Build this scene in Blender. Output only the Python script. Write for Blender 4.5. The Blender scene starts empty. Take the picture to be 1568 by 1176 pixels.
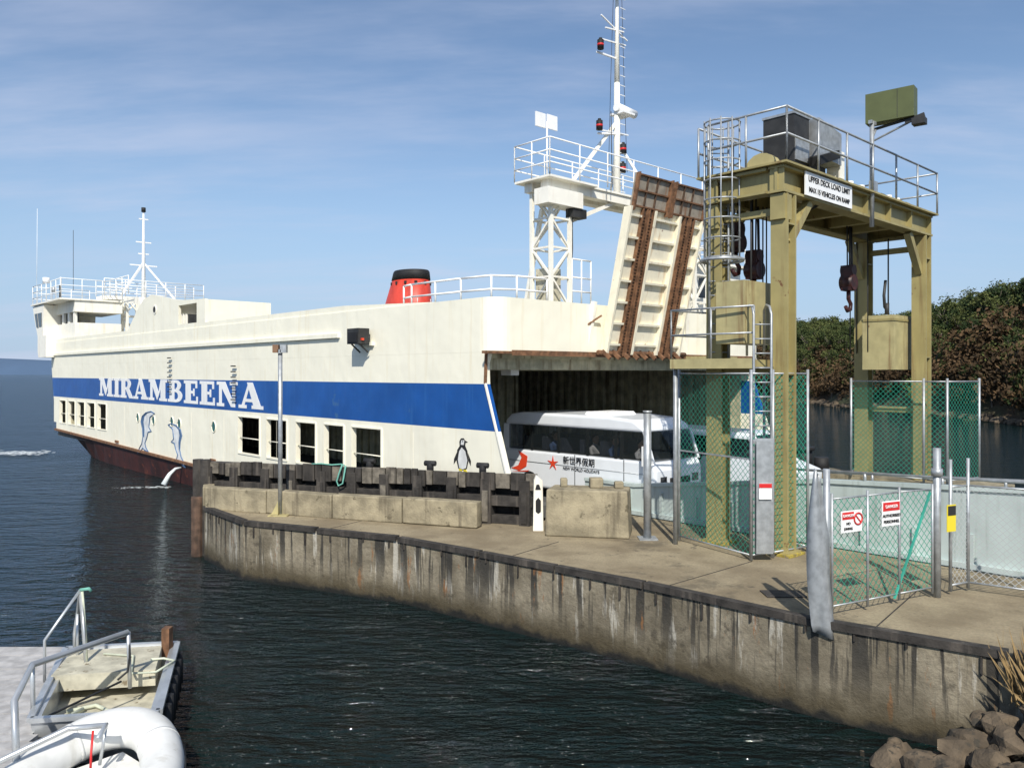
import bpy, bmesh, math, random
from mathutils import Vector, Matrix, noise
random.seed(7)
scene=bpy.context.scene
# ---------------------------------------------------------------- materials
def nt(name):
    m=bpy.data.materials.new(name); m.use_nodes=True
    n=m.node_tree; return m,n,n.nodes['Principled BSDF']
def noise_node(n,vec,scale,detail=4,rough=.55):
    t=n.nodes.new('ShaderNodeTexNoise'); t.inputs['Scale'].default_value=scale
    t.inputs['Detail'].default_value=min(detail,6); t.inputs['Roughness'].default_value=rough
    n.links.new(vec,t.inputs['Vector']); return t.outputs['Fac']
def mapping(n,vec,scale,rot=(0,0,0)):
    t=n.nodes.new('ShaderNodeMapping'); t.inputs['Scale'].default_value=scale; t.inputs['Rotation'].default_value=rot
    n.links.new(vec,t.inputs['Vector']); return t.outputs['Vector']
def ramp(n,fac,a,b,va=0.,vb=1.):
    t=n.nodes.new('ShaderNodeMapRange'); t.interpolation_type='SMOOTHSTEP'
    t.inputs['From Min'].default_value=a; t.inputs['From Max'].default_value=b
    t.inputs['To Min'].default_value=va; t.inputs['To Max'].default_value=vb
    n.links.new(fac,t.inputs['Value']); return t.outputs['Result']
def mixc(n,fac,a,b,mode='MIX'):
    t=n.nodes.new('ShaderNodeMix'); t.data_type='RGBA'; t.blend_type=mode
    for sock,v in ((t.inputs[0],fac),(t.inputs[6],a),(t.inputs[7],b)):
        if isinstance(v,(int,float)): sock.default_value=v
        elif isinstance(v,tuple): sock.default_value=(v[0],v[1],v[2],1)
        else: n.links.new(v,sock)
    return t.outputs[2]
def math_(n,op,a,b=None):
    t=n.nodes.new('ShaderNodeMath'); t.operation=op
    for i,v in enumerate((a,b)):
        if v is None: continue
        if isinstance(v,(int,float)): t.inputs[i].default_value=v
        else: n.links.new(v,t.inputs[i])
    return t.outputs[0]
def objco(n):
    t=n.nodes.new('ShaderNodeTexCoord'); return t.outputs['Object']
def bump(n,b,h,strength,dist):
    t=n.nodes.new('ShaderNodeBump'); t.inputs['Strength'].default_value=strength; t.inputs['Distance'].default_value=dist
    n.links.new(h,t.inputs['Height']); n.links.new(t.outputs['Normal'],b.inputs['Normal'])
def M(name,col,rough=.6,metal=0.,var=.18,scale=3.,bmp=0.,streak=None,samt=.5,patch=None,pth=.62,spec=.5,dent=0.):
    if name in bpy.data.materials: return bpy.data.materials[name]
    m,n,b=nt(name); co=objco(n)
    f=noise_node(n,co,scale,6)
    c=mixc(n,ramp(n,f,.3,.7),tuple(x*(1-var) for x in col),tuple(min(1,x*(1+var*.6)) for x in col))
    if streak:
        s=noise_node(n,mapping(n,co,(5,5,.35)),1.,5,.6)
        c=mixc(n,ramp(n,s,.52,.72,0,samt),c,streak)
    if patch:
        p=noise_node(n,co,scale*1.7,8,.65)
        c=mixc(n,ramp(n,p,pth,pth+.06),c,patch)
    n.links.new(c,b.inputs['Base Color'])
    b.inputs['Roughness'].default_value=rough; b.inputs['Metallic'].default_value=metal
    b.inputs['Specular IOR Level'].default_value=spec
    if bmp: bump(n,b,noise_node(n,co,scale*8,6),bmp,.02)
    if dent: bump(n,b,noise_node(n,mapping(n,co,(1,1,.8)),1.1,2),.6,dent)
    return m
RUST=(.16,.06,.025)
m_cream=M('hull_cream_paint',(.93,.89,.73),.40,var=.035,scale=.6,streak=(.78,.68,.46),samt=.40,patch=(.42,.24,.10),pth=.715,dent=.06)
m_cream_w=M('cream_white_paint',(.91,.88,.78),.45,var=.05,streak=(.6,.43,.25),samt=.35,patch=(.4,.2,.08),pth=.71)
m_rampc=M('ramp_cream_paint',(.90,.84,.66),.5,var=.07,streak=(.5,.30,.12),samt=.6,patch=RUST,pth=.67)
m_blue=M('hull_blue_paint',(.008,.085,.33),.4,var=.15,scale=.8,streak=(.025,.13,.38),samt=.5,dent=.04,patch=(.04,.12,.28),pth=.64)
m_boot=M('hull_bottom_paint',(.060,.015,.012),.6,var=.5,scale=.9,streak=(.012,.013,.018),samt=.95,patch=(.16,.045,.025),pth=.60)
m_rust=M('rusty_steel',(.20,.10,.05),.85,var=.5,scale=6,patch=(.08,.04,.025),bmp=.3)
m_flap=M('ramp_flap_grey',(.33,.29,.23),.8,var=.3,streak=(.22,.10,.045),samt=.85)
m_grate=M('grating_brown',(.09,.055,.035),.8,var=.5,scale=8)
m_dark=M('dark_steel',(.03,.03,.03),.6,var=.4)
m_int=M('interior_paint',(.50,.46,.31),.7,var=.3,streak=(.14,.09,.04),samt=.85)
m_black=M('black_rubber',(.012,.012,.013),.7,var=.4)
m_red=M('funnel_red_paint',(.60,.06,.035),.5,var=.2,streak=(.3,.03,.02))
m_olive=M('gantry_olive_paint',(.35,.295,.125),.5,var=.15,scale=1.5,streak=(.18,.11,.045),samt=.7,patch=(.16,.07,.03),pth=.65)
m_olive_l=M('counterweight_paint',(.43,.375,.185),.55,var=.15,streak=(.2,.12,.05),samt=.8,patch=(.2,.1,.04),pth=.68)
m_green=M('floodlight_green_paint',(.10,.115,.04),.5,var=.1)
m_galv=M('galvanised_steel',(.42,.44,.45),.45,metal=.5,var=.2,scale=8,streak=(.25,.25,.24),samt=.5)
m_white=M('white_paint',(.88,.88,.86),.4,var=.05)
m_lett=M('lettering_white',(.88,.88,.86),.4,var=.06,scale=1,streak=(.6,.62,.66),samt=.4)
m_bluew=M('bus_white_paint',(.78,.81,.84),.22,var=.04,scale=1.5)
m_timber=M('dark_timber',(.040,.035,.030),.85,var=.5,scale=4,streak=(.13,.11,.09),samt=.7,bmp=.5)
m_timber_l=M('weathered_timber',(.16,.14,.11),.85,var=.5,scale=5,streak=(.035,.03,.025),samt=.95,bmp=.5)
m_pile=M('stained_pile',(.10,.06,.04),.9,var=.5,scale=4,streak=(.03,.025,.02),samt=.9,bmp=.5)
m_plank=M('grey_decking',(.42,.41,.40),.8,var=.25,scale=5,bmp=.3)
m_link=M('linkspan_grey_paint',(.47,.54,.52),.5,var=.14,scale=1,streak=(.25,.28,.25),samt=.65,patch=(.28,.25,.2),pth=.68)
m_road=M('linkspan_deck',(.10,.10,.095),.85,var=.3)
m_signred=M('sign_red',(.6,.02,.02),.5,var=.02)
m_yel=M('sign_yellow',(.75,.6,.03),.5,var=.02)
m_yelw=M('worn_yellow_paint',(.42,.33,.06),.7,var=.4,scale=8,patch=(.2,.17,.12),pth=.52)
m_ink=M('sign_ink',(.02,.02,.02),.6,var=.02)
m_rope=M('green_rope',(.16,.42,.34),.8)
m_rope2=M('pale_rope',(.55,.58,.45),.8)
m_tube=M('inflatable_hypalon',(.70,.70,.67),.55,var=.12,scale=3,streak=(.48,.46,.40),samt=.5,patch=(.45,.43,.37),pth=.66)
m_alu=M('aluminium',(.55,.57,.58),.35,metal=.6,var=.15)
m_punt=M('punt_deck',(.50,.47,.36),.7,var=.3,scale=4,patch=(.2,.16,.1),pth=.60)
m_dolph=M('dolphin_blue',(.08,.15,.28),.5)
m_dolphw=M('dolphin_pale',(.74,.76,.76),.5)
m_pbelly=M('penguin_white',(.75,.75,.72),.5)
m_orange=M('bus_logo_orange',(.70,.06,.02),.4,var=.02)
m_foam=M('foam_white',(.75,.8,.81),.7)
m_grass=M('dry_grass',(.34,.23,.10),.8,var=.4)
m_hook=M('hook_red_black',(.05,.012,.010),.5,var=.6,scale=6)
m_glass=M('dark_glass',(.012,.015,.017),.06,var=.2)
m_tint,n,b=nt('tinted_bus_glass'); b.inputs['Base Color'].default_value=(.015,.02,.022,1); b.inputs['Roughness'].default_value=.04; b.inputs['Alpha'].default_value=.62
m_skin=M('skin',(.45,.27,.18),.6); m_shirt=M('white_shirt',(.7,.7,.7),.8); m_shirtb=M('blue_shirt',(.08,.14,.3),.8); m_seat=M('seat_fabric',(.05,.06,.09),.9); m_hair=M('dark_hair',(.015,.01,.008),.6)

# concrete wall
m_wall,n,b=nt('quay_wall_concrete'); co=objco(n)
base=mixc(n,ramp(n,noise_node(n,co,1.1,6,.65),.35,.65),(.125,.105,.07),(.30,.26,.185))
base=mixc(n,ramp(n,noise_node(n,co,14,5),.35,.65,0,.5),base,(.18,.15,.105))
sep=n.nodes.new('ShaderNodeSeparateXYZ'); n.links.new(co,sep.inputs[0]); z=sep.outputs['Z']
sv2=mapping(n,co,(2.7,2.7,.35))
base=mixc(n,ramp(n,noise_node(n,sv2,1.5,6,.65),.56,.63,0,.8),base,(.47,.44,.37))
sv=mapping(n,co,(2.6,2.6,.11))
upper=ramp(n,math_(n,'ADD',z,math_(n,'MULTIPLY',noise_node(n,co,1.4,4),-.9)),-.6,.75)
f=math_(n,'MULTIPLY',ramp(n,noise_node(n,sv,1.9,5,.65),.505,.56,0,.95),upper)
base=mixc(n,f,base,(.028,.026,.022))
sv3=mapping(n,co,(2.1,2.1,.4))
base=mixc(n,ramp(n,noise_node(n,sv3,2.1,6,.7),.60,.66,0,.75),base,(.27,.12,.04))
base=mixc(n,ramp(n,noise_node(n,co,3.0,6,.7),.56,.68,0,.75),base,(.06,.05,.035))
tide=math_(n,'ADD',z,math_(n,'MULTIPLY',noise_node(n,co,2.5,5),-.45))
base=mixc(n,ramp(n,tide,-.10,.45,.92,0),base,(.06,.046,.022))
base=mixc(n,ramp(n,tide,-.2,-.05,1,0),base,(.008,.008,.006))
n.links.new(base,b.inputs['Base Color']); b.inputs['Roughness'].default_value=.85
bump(n,b,noise_node(n,co,9,6,.7),.8,.035)
# quay top
m_quay,n,b=nt('quay_top_concrete'); co=objco(n)
base=mixc(n,ramp(n,noise_node(n,co,.8,6,.6),.35,.65),(.21,.165,.10),(.35,.29,.185))
base=mixc(n,ramp(n,noise_node(n,co,25,4),.3,.7,0,.45),base,(.16,.13,.085))
base=mixc(n,ramp(n,noise_node(n,co,.5,6,.75),.54,.64,0,.65),base,(.10,.083,.055))
base=mixc(n,ramp(n,noise_node(n,co,2.3,5,.75),.62,.67,0,.6),base,(.05,.045,.035))
n.links.new(base,b.inputs['Base Color']); b.inputs['Roughness'].default_value=.9
bump(n,b,noise_node(n,co,20,6,.7),.4,.02)
m_conc=M('block_concrete',(.31,.265,.175),.9,var=.35,scale=2.5,bmp=.7,streak=(.11,.09,.06),samt=.75,patch=(.13,.11,.07),pth=.61)
# water
m_water,n,b=nt('sea_water_surface'); co=objco(n)
b.inputs['Base Color'].default_value=(.003,.011,.010,1); b.inputs['Roughness'].default_value=.04; b.inputs['IOR'].default_value=1.33
w1=noise_node(n,mapping(n,co,(.55,1.5,1),(0,0,.3)),1.0,3,.6)
w2=noise_node(n,mapping(n,co,(.7,1.7,1),(0,0,-.2)),2.6,4,.6)
w3=noise_node(n,mapping(n,co,(.12,.22,1),(0,0,.2)),.8,2)
h=math_(n,'ADD',math_(n,'ADD',math_(n,'MULTIPLY',w1,1.2),math_(n,'MULTIPLY',w2,.72)),math_(n,'MULTIPLY',w3,1.7))
bump(n,b,h,1.,.55)
# chain link
def chain(name,col,thr,pitch=.13):
    m,n,b=nt(name); uv=n.nodes.new('ShaderNodeUVMap'); s=n.nodes.new('ShaderNodeSeparateXYZ'); n.links.new(uv.outputs[0],s.inputs[0])
    k=math.pi/pitch
    a=math_(n,'ABSOLUTE',math_(n,'COSINE',math_(n,'MULTIPLY',math_(n,'ADD',s.outputs[0],s.outputs[1]),k)))
    c=math_(n,'ABSOLUTE',math_(n,'COSINE',math_(n,'MULTIPLY',math_(n,'SUBTRACT',s.outputs[0],s.outputs[1]),k)))
    g=math_(n,'GREATER_THAN',math_(n,'MAXIMUM',a,c),thr)
    n.links.new(g,b.inputs['Alpha']); b.inputs['Base Color'].default_value=(*col,1); b.inputs['Roughness'].default_value=.5
    return m
m_mesh=chain('green_chain_link',(.02,.25,.16),.982)
m_meshg=chain('grey_chain_link',(.4,.42,.42),.985,.11)

# ---------------------------------------------------------------- builders
def empty(name,loc=(0,0,0)):
    e=bpy.data.objects.new(name,None); scene.collection.objects.link(e); e.empty_display_size=.3; return e
U=Vector((-.679,.734,0)).normalized(); V=Vector((.734,.679,0)).normalized(); O=Vector((-.65,20.6,0))
def F(t,s,z): return O+U*t+V*s+Vector((0,0,z))
def W(x,y,z): return Vector((x,y,z))
class B:
    def __init__(s,name,parent=None,fr=W): s.bm=bmesh.new(); s.name=name; s.parent=parent; s.fr=fr; s.mats=[]; s.uv=s.bm.loops.layers.uv.new('UVMap')
    def mi(s,m):
        if m not in s.mats: s.mats.append(m)
        return s.mats.index(m)
    def faces(s,pts,idx,m,smooth=False):
        vs=[s.bm.verts.new(s.fr(*p)) for p in pts]; k=s.mi(m); out=[]
        for f in idx:
            fc=s.bm.faces.new([vs[i] for i in f]); fc.material_index=k; fc.smooth=smooth; out.append(fc)
        if len(out)>1: bmesh.ops.recalc_face_normals(s.bm,faces=out)
        return out
    def box(s,a0,a1,b0,b1,c0,c1,m):
        p=[(a,b,c) for a in(a0,a1) for b in(b0,b1) for c in(c0,c1)]
        return s.faces(p,[(0,1,3,2),(4,6,7,5),(0,4,5,1),(2,3,7,6),(0,2,6,4),(1,5,7,3)],m)
    def prism(s,poly,lo,hi,m,axis='b'):
        def q(p,e):
            return {'b':(p[0],e,p[1]),'c':(p[0],p[1],e),'a':(e,p[0],p[1])}[axis]
        k=len(poly); pts=[q(p,lo) for p in poly]+[q(p,hi) for p in poly]
        return s.faces(pts,[tuple(range(k)),tuple(range(2*k-1,k-1,-1))]+[(i,(i+1)%k,(i+1)%k+k,i+k) for i in range(k)],m)
    def beam(s,p,q,w,h,m,up=(0,0,1)):
        P=s.fr(*p);Q=s.fr(*q); d=(Q-P).normalized(); upv=Vector(up)
        if abs(d.dot(upv))>.98: upv=Vector((U.x,U.y,0))
        x=d.cross(upv).normalized(); y=x.cross(d).normalized()
        o=s.fr; s.fr=W
        pts=[]
        for c in (P,Q):
            for i,j in((-1,-1),(1,-1),(1,1),(-1,1)): pts.append(tuple(c+x*i*w/2+y*j*h/2))
        s.faces(pts,[(0,1,2,3),(7,6,5,4)]+[(i,(i+1)%4,(i+1)%4+4,i+4) for i in range(4)],m); s.fr=o
    def tube(s,p,q,r,m,r2=None,k=8):
        P=s.fr(*p);Q=s.fr(*q); s._ring([P,Q],[r,r if r2 is None else r2],m,k)
    def path(s,pts,r,m,k=8):
        s._ring([s.fr(*p) for p in pts],[r]*len(pts) if not isinstance(r,(list,tuple)) else r,m,k)
    def _ring(s,P,R,m,k):
        vs=[];mi=s.mi(m); prev=None
        for i,c in enumerate(P):
            d=(P[min(i+1,len(P)-1)]-P[max(i-1,0)]).normalized()
            if prev is None:
                a=Vector((0,0,1)) if abs(d.z)<.9 else Vector((1,0,0)); x=d.cross(a).normalized()
            else: x=(prev-d*prev.dot(d)).normalized()
            prev=x; y=d.cross(x)
            vs.append([s.bm.verts.new(c+(x*math.cos(2*math.pi*j/k)+y*math.sin(2*math.pi*j/k))*R[i]) for j in range(k)])
        fs=[]
        for i in range(len(P)-1):
            for j in range(k):
                f=s.bm.faces.new((vs[i][j],vs[i][(j+1)%k],vs[i+1][(j+1)%k],vs[i+1][j])); f.material_index=mi; f.smooth=True; fs.append(f)
        for e in (vs[0][::-1],vs[-1]):
            f=s.bm.faces.new(e); f.material_index=mi; fs.append(f)
        bmesh.ops.recalc_face_normals(s.bm,faces=fs)
    def panel(s,p,q,z0,z1,m):
        P=s.fr(*p,0);Q=s.fr(*q,0);L=(Q-P).length
        vs=[s.bm.verts.new(v) for v in (P+Vector((0,0,z0)),Q+Vector((0,0,z0)),Q+Vector((0,0,z1)),P+Vector((0,0,z1)))]
        f=s.bm.faces.new(vs); f.material_index=s.mi(m)
        for l,u in zip(f.loops,((0,z0),(L,z0),(L,z1),(0,z1))): l[s.uv].uv=u
    def done(s,bevel=0,seg=2):
        me=bpy.data.meshes.new(s.name); 
        s.bm.to_mesh(me); s.bm.free()
        for m in s.mats: me.materials.append(m)
        o=bpy.data.objects.new(s.name,me); scene.collection.objects.link(o)
        if s.parent: o.parent=s.parent
        if bevel:
            md=o.modifiers.new('bevel','BEVEL'); md.width=bevel; md.segments=seg; md.limit_method='ANGLE'; md.angle_limit=.6
        return o
def rail(b,pts,h,m,r=.02,levels=(1.,.5),sp=1.3,close=False):
    for i in range(len(pts)-1):
        p=Vector(pts[i]);q=Vector(pts[i+1])
        for l in levels: b.tube(tuple(p+Vector((0,0,h*l))),tuple(q+Vector((0,0,h*l))),r,m,k=6)
        k=max(1,round((q-p).length/sp))
        for j in range(k+(1 if i==len(pts)-2 else 0)):
            c=p.lerp(q,j/k); b.tube(tuple(c),tuple(c+Vector((0,0,h))),r,m,k=6)
def lattice(b,c0,z0,z1,w,m,legw=.09,bays=4):
    a0,b0=c0; cs=[(a0,b0),(a0+w,b0),(a0+w,b0+w),(a0,b0+w)]
    for a,bb in cs: b.beam((a,bb,z0),(a,bb,z1),legw,legw,m)
    hz=(z1-z0)/bays
    for i in range(bays):
        for j in range(4):
            p=cs[j];q=cs[(j+1)%4]; za=z0+i*hz; zb=za+hz
            if (i+j)%2: p,q=q,p
            b.beam((*p,za),(*q,zb),legw*.55,legw*.55,m)
            b.beam((*p,zb),(*q,zb),legw*.55,legw*.55,m)
def text(s,size,p,xdir,normal,m,parent,name,align='CENTER',ext=.004,sx=1.,bold=.012):
    c=bpy.data.curves.new(name,'FONT'); c.body=s; c.size=size; c.align_x=align; c.extrude=ext; c.offset=size*bold
    o=bpy.data.objects.new(name,c); scene.collection.objects.link(o); c.materials.append(m)
    X=Vector(xdir).normalized();Z=Vector(normal).normalized();Y=Z.cross(X)
    o.matrix_world=Matrix(((X.x*sx,Y.x,Z.x,p[0]),(X.y*sx,Y.y,Z.y,p[1]),(X.z*sx,Y.z,Z.z,p[2]),(0,0,0,1))); o.parent=parent
    return o

# ================================================================ FERRY
ferry=empty('car_ferry')
def sheer(t): return .80+.6*max(0,(t-8))/34
b=B('lower_hull',ferry,F)
ts=[0]+list(range(2,43,2)); 
rings=[]
for t in ts:
    zt=sheer(t); zb=-1.0 if t<33 else -1.0+ (t-33)/9*2.2
    inn=.35 if t<30 else .35+(t-30)*.05
    rings.append([(t,0.02,zt),(t,.0,zt-.12),(t,inn,min(zb,zt-.15)),(t,13-inn,min(zb,zt-.15)),(t,13,zt-.12),(t,12.98,zt)])
pts=[p for r in rings for p in r]; fs=[]
for i in range(len(ts)-1):
    for j in range(5): fs.append((i*6+j,i*6+j+1,i*6+7+j,i*6+6+j))
fs.append(tuple(range(6))); k=(len(ts)-1)*6; fs.append(tuple(range(k+5,k-1,-1)))
b.faces(pts,fs,m_boot)
for i in range(len(ts)-1):
    b.beam((ts[i],-.05,sheer(ts[i])),(ts[i+1],-.05,sheer(ts[i+1])),.14,.11,m_rust)
b.done()
b=B('side_plating',ferry,F)
ops=[(4.8,6.5),(6.95,8.2),(8.75,10.15),(10.8,12.4),(12.95,14.85)]
ops2=[(31.6,33.2),(33.7,35.2),(35.7,37.2),(37.7,39.2),(39.7,41.2)]
allops=ops+ops2
def sidewall(s0,s1,mc):
    T=[2*i for i in range(22)]; T[-1]=42
    for i in range(len(T)-1):
        a,c=T[i],T[i+1]; b.prism([(a,sheer(a)),(c,sheer(c)),(c,1.85),(a,1.85)],s0,s1,mc)
    b.prism([(-1.0,1.85),(0,.8),(0,1.85)],s0,s1,mc)
    b.prism([(-1.0,1.85),(4.8,1.85),(4.8,3.28),(-.5,3.28)],s0,s1,mc)
    edges=[x for o_ in allops for x in o_]+[42.6]
    for i in range(1,len(edges)-1,2): b.box(edges[i],edges[i+1],s0,s1,1.85,3.28,mc)
    b.prism([(-.5,3.28),(42.6,3.28),(42.7,3.48),(-.42,3.48)],s0,s1,mc)
    b.prism([(-.42,3.48),(42.7,3.48),(43,4.68),(0,4.68)],s0-.001 if s0<1 else s0,s1,m_blue)
    b.prism([(0,4.68),(43,4.68),(43.2,5.5),(-.1,5.5),(.02,5.2)],s0,s1,mc)
sidewall(0,.12,m_cream); sidewall(12.88,13,m_cream)
for a,c in allops:
    for x in(a,c): b.box(x-.03,x+.03,-.03,.15,1.85,3.28,m_cream)
    b.box(a,c,-.03,.15,3.26,3.31,m_cream); b.box(a,c,-.03,.15,1.82,1.87,m_cream)
    b.tube((a,.06,2.45),(c,.06,2.45),.02,m_cream,k=6)
def rounded(s_in,z0,z1,mat,R=.55,th=.12,tend=43.2):
    def arc(R_,n=8):
        o=[]
        for i in range(n+1):
            a=math.pi/2*i/n; o.append((-.3+R-R_*math.sin(a) , s_in+R-R_*math.cos(a)))
        return o
    o1=arc(R); i1=arc(R-th)
    po=[(tend,s_in)]+o1; pi=[(tend,s_in+th)]+i1
    po=po+[(p[0],13-p[1]) for p in reversed(po)]; pi=pi+[(p[0],13-p[1]) for p in reversed(pi)]
    k=len(po)
    pts=[(p[0],p[1],z0) for p in po]+[(p[0],p[1],z1) for p in po]+[(p[0],p[1],z0) for p in pi]+[(p[0],p[1],z1) for p in pi]
    fs=[]
    for i in range(k-1):
        fs+= [(i,i+1,k+i+1,k+i),(2*k+i,3*k+i,3*k+i+1,2*k+i+1),(k+i,k+i+1,3*k+i+1,3*k+i),(i,2*k+i,2*k+i+1,i+1)]
    fs+=[(0,k,3*k,2*k),(k-1,3*k-1,4*k-1,2*k-1)]
    b.faces(pts,fs,mat)
rounded(0,5.502,6.92,m_cream)
b.box(7.2,43.2,-.10,.0,6.10,6.24,m_cream)
b.prism([(2,6.92),(18.2,6.92),(18.2,7.12),(7,7.12)],.03,.15,m_cream)
b.box(18.2,43,.03,.15,6.92,7.15,m_cream); b.box(18.2,43,12.85,12.97,6.92,7.15,m_cream)
b.prism([(18.2,7.15),(19.1,7.15),(19.1,8.15),(18.2,8.12)],.03,.15,m_cream)
b.prism([(19.1,8.0),(21.2,8.0),(21.2,8.25),(19.1,8.15)],.03,.15,m_cream)
b.prism([(21.2,7.15),(28.2,7.15),(26.6,8.2),(25.8,8.6),(24.6,8.75),(21.2,8.25)],.03,.15,m_cream)
b.box(18.25,26,.15,3,8.0,8.08,m_cream); b.box(18.2,18.28,.15,3,5.55,8.1,m_cream); b.box(19,26,2.9,3,5.55,8,m_dark)
b.tube((24.2,.0,8.0),(24.2,.04,8.0),.22,m_cream_w,k=16); b.tube((24.2,-.01,8.0),(24.2,.0,8.0),.15,m_dark,k=16)
b.done()
b=B('decks',ferry,F)
b.box(0,42,.1,12.9,1.0,1.33,m_road)
b.box(0,42.5,.12,12.88,5.35,5.50,m_int)
for t in range(0,42,2): b.box(t+.1,t+.3,.13,12.87,5.05,5.35,m_int)
for i in range(80): b.box(i*.5+1,i*.5+1.14,12.66,12.88,1.33,5.05,m_int)
b.box(0.5,42,12.84,12.875,1.33,5.35,m_int)
b.box(41.8,42,.12,12.88,1.33,5.35,m_int)
b.box(9,26,4.2,4.5,1.33,5.05,m_int)
for i in range(34): b.box(9+i*.5,9.14+i*.5,4.1,4.2,1.33,5.05,m_int)
b.box(9,9.3,4.2,9.5,1.33,5.05,m_int)
for i in range(11): b.box(8.86,9,4.3+i*.5,4.44+i*.5,1.33,5.05,m_int)
b.box(-.34,-.301,.6,12.4,5.42,5.56,m_rust)
b.box(-.32,-.1,-.25,.7,5.46,5.53,m_rust)
b.box(.6,1.0,1.4,1.7,4.9,5.05,m_white)
b.done()
b=B('hull_fittings',ferry,F)
b.box(5.3,5.95,-.5,-.12,5.85,6.32,m_dark); b.box(5.36,5.89,-.53,-.5,5.9,6.2,m_black); b.box(5.2,6.0,-.1,0,5.8,5.9,m_cream)
b.beam((5.4,-.1,5.6),(5.4,-.4,5.85),.04,.04,m_dark); b.beam((5.85,-.1,5.6),(5.85,-.4,5.85),.04,.04,m_dark)
b.box(5.24,5.299,-.42,-.34,5.95,6.02,m_orange)
for t,z0,z1 in((22.0,4.1,5.9),(15.1,3.9,5.5)):
    k=int((z1-z0)/.22)
    for i in range(k): b.box(t-.2,t+.2,-.12,-.08,z0+i*.22,z0+i*.22+.045,m_black)
m_port=M('porthole_green_glass',(.02,.12,.11),.15)
for t,z in((17.2,2.75),(21.0,2.7),(21.9,2.75),(24.3,2.72),(26.5,2.75)):
    b.faces([(t+.17*math.cos(a*math.pi/8),-.012,z+.2*math.sin(a*math.pi/8)) for a in range(16)],[tuple(range(16))],m_port)
    b.path([(t+.2*math.cos(a*math.pi/8),-.012,z+.23*math.sin(a*math.pi/8)) for a in range(17)],.02,m_cream,6)
P=[(4.3,.45,6.9),(3.9,.45,6.92),(1.6,.45,6.9),(.5,.6,6.9),(.15,1.2,6.9),(.1,2.3,6.9)]
rail(b,P,.66,m_white,.03,(1.,.45),1.5)
b.beam((-.02,-.03,5.5),(.02,-.03,4.7),.07,.05,m_rust); b.beam((.02,-.03,4.7),(-.42,-.03,3.48),.05,.05,m_cream_w); b.beam((-.42,-.03,3.48),(-.98,-.03,1.9),.05,.05,m_cream_w)
for t,s in((30,4),): b.tube((t,s,5.5),(t,s,7.2),.2,m_white,k=12)
for t in (1.6,17.0,29.5): b.box(t,t+.5,-.06,0,1.3,1.42,m_rust)
for t in (3.2,11.6,16.2,19.6,28.6,38.4): b.box(t,t+.012,-.004,.0,1.3,3.26,m_rampc)
b.done()
b=B('funnel',ferry,F)
def ring(c,rx,ry,z,k=28): return [(c[0]+rx*math.cos(2*math.pi*i/k),c[1]+ry*math.sin(2*math.pi*i/k),z) for i in range(k)]
def loft(b,rings,m,caps=True,smooth=True):
    k=len(rings[0]); pts=[p for r in rings for p in r]; fs=[]
    for i in range(len(rings)-1):
        for j in range(k): fs.append((i*k+j,i*k+(j+1)%k,(i+1)*k+(j+1)%k,(i+1)*k+j))
    if caps: fs+= [tuple(range(k)),tuple(range(len(rings)*k-1,(len(rings)-1)*k-1,-1))]
    for f in b.faces(pts,fs,m): f.smooth=smooth and len(f.verts)==4
loft(b,[ring((8.5,3.5),1.3,.85,5.5),ring((8.42,3.5),1.14,.74,7.2),ring((8.2,3.5),.82,.6,8.3)],m_red)
loft(b,[ring((8.2,3.5),.84,.62,8.3),ring((8.17,3.5),.78,.58,8.58),ring((8.17,3.5),.74,.54,8.64)],m_black)
for i in range(12):
    a=i*math.pi/6; b.box(8.2+.83*math.cos(a)-.04,8.2+.83*math.cos(a)+.04,3.5+.61*math.sin(a)-.04,3.5+.61*math.sin(a)+.04,8.12,8.22,m_dark)
b.box(7.4,7.45,3.2,3.8,7.1,7.6,m_white)
b.done()
# lettering
L={}
ser=lambda x0,x1,y0,y1:[(x0,y0),(x1,y0),(x1,y1),(x0,y1)]
def bowl(cx,cy,rx,ry,tx,ty,n=10):
    out=[]
    for i in range(n):
        a0=-math.pi/2+math.pi*i/n;a1=-math.pi/2+math.pi*(i+1)/n
        out.append([(cx+rx*math.cos(a0),cy+ry*math.sin(a0)),(cx+rx*math.cos(a1),cy+ry*math.sin(a1)),(cx+(rx-tx)*math.cos(a1),cy+(ry-ty)*math.sin(a1)),(cx+(rx-tx)*math.cos(a0),cy+(ry-ty)*math.sin(a0))])
    return out
L['I']=(.52,[ser(.11,.41,0,1),ser(0,.52,0,.13),ser(0,.52,.87,1)])
L['M']=(1.3,[ser(.12,.28,0,1),ser(.86,1.18,0,1),ser(0,.4,0,.13),ser(.76,1.3,0,.13),ser(0,.2,.87,1),ser(1.1,1.3,.87,1),[(.12,1),(.44,1),(.76,.3),(.62,.02)],[(.62,.02),(.74,.25),(1.04,1),(.86,1)]])
L['A']=(1.1,[[(.1,.05),(.24,.05),(.54,.95),(.45,1)],[(.38,1),(.64,1),(1.04,.05),(.70,.05)],ser(.22,.76,.25,.37),ser(-.02,.36,0,.13),ser(.6,1.12,0,.13)])
L['E']=(.88,[ser(.1,.42,0,1),ser(0,.82,0,.13),ser(0,.8,.87,1),ser(.42,.6,.44,.56),ser(.56,.64,.34,.66),ser(.70,.80,.68,.9),ser(.74,.84,.0,.32)])
L['N']=(1.06,[ser(.12,.26,0,1),ser(.79,.94,0,1),[(.10,1),(.44,1),(.94,0),(.74,0)],ser(0,.38,0,.13),ser(.68,1.06,.87,1),ser(0,.2,.87,1)])
L['R']=(1.04,[ser(.1,.42,0,1),ser(0,.52,0,.13),ser(0,.54,.87,1),ser(.40,.54,.43,.56)]+bowl(.52,.715,.38,.285,.27,.13)+[[(.42,.5),(.72,.52),(1.08,.0),(.76,.0)]])
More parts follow.
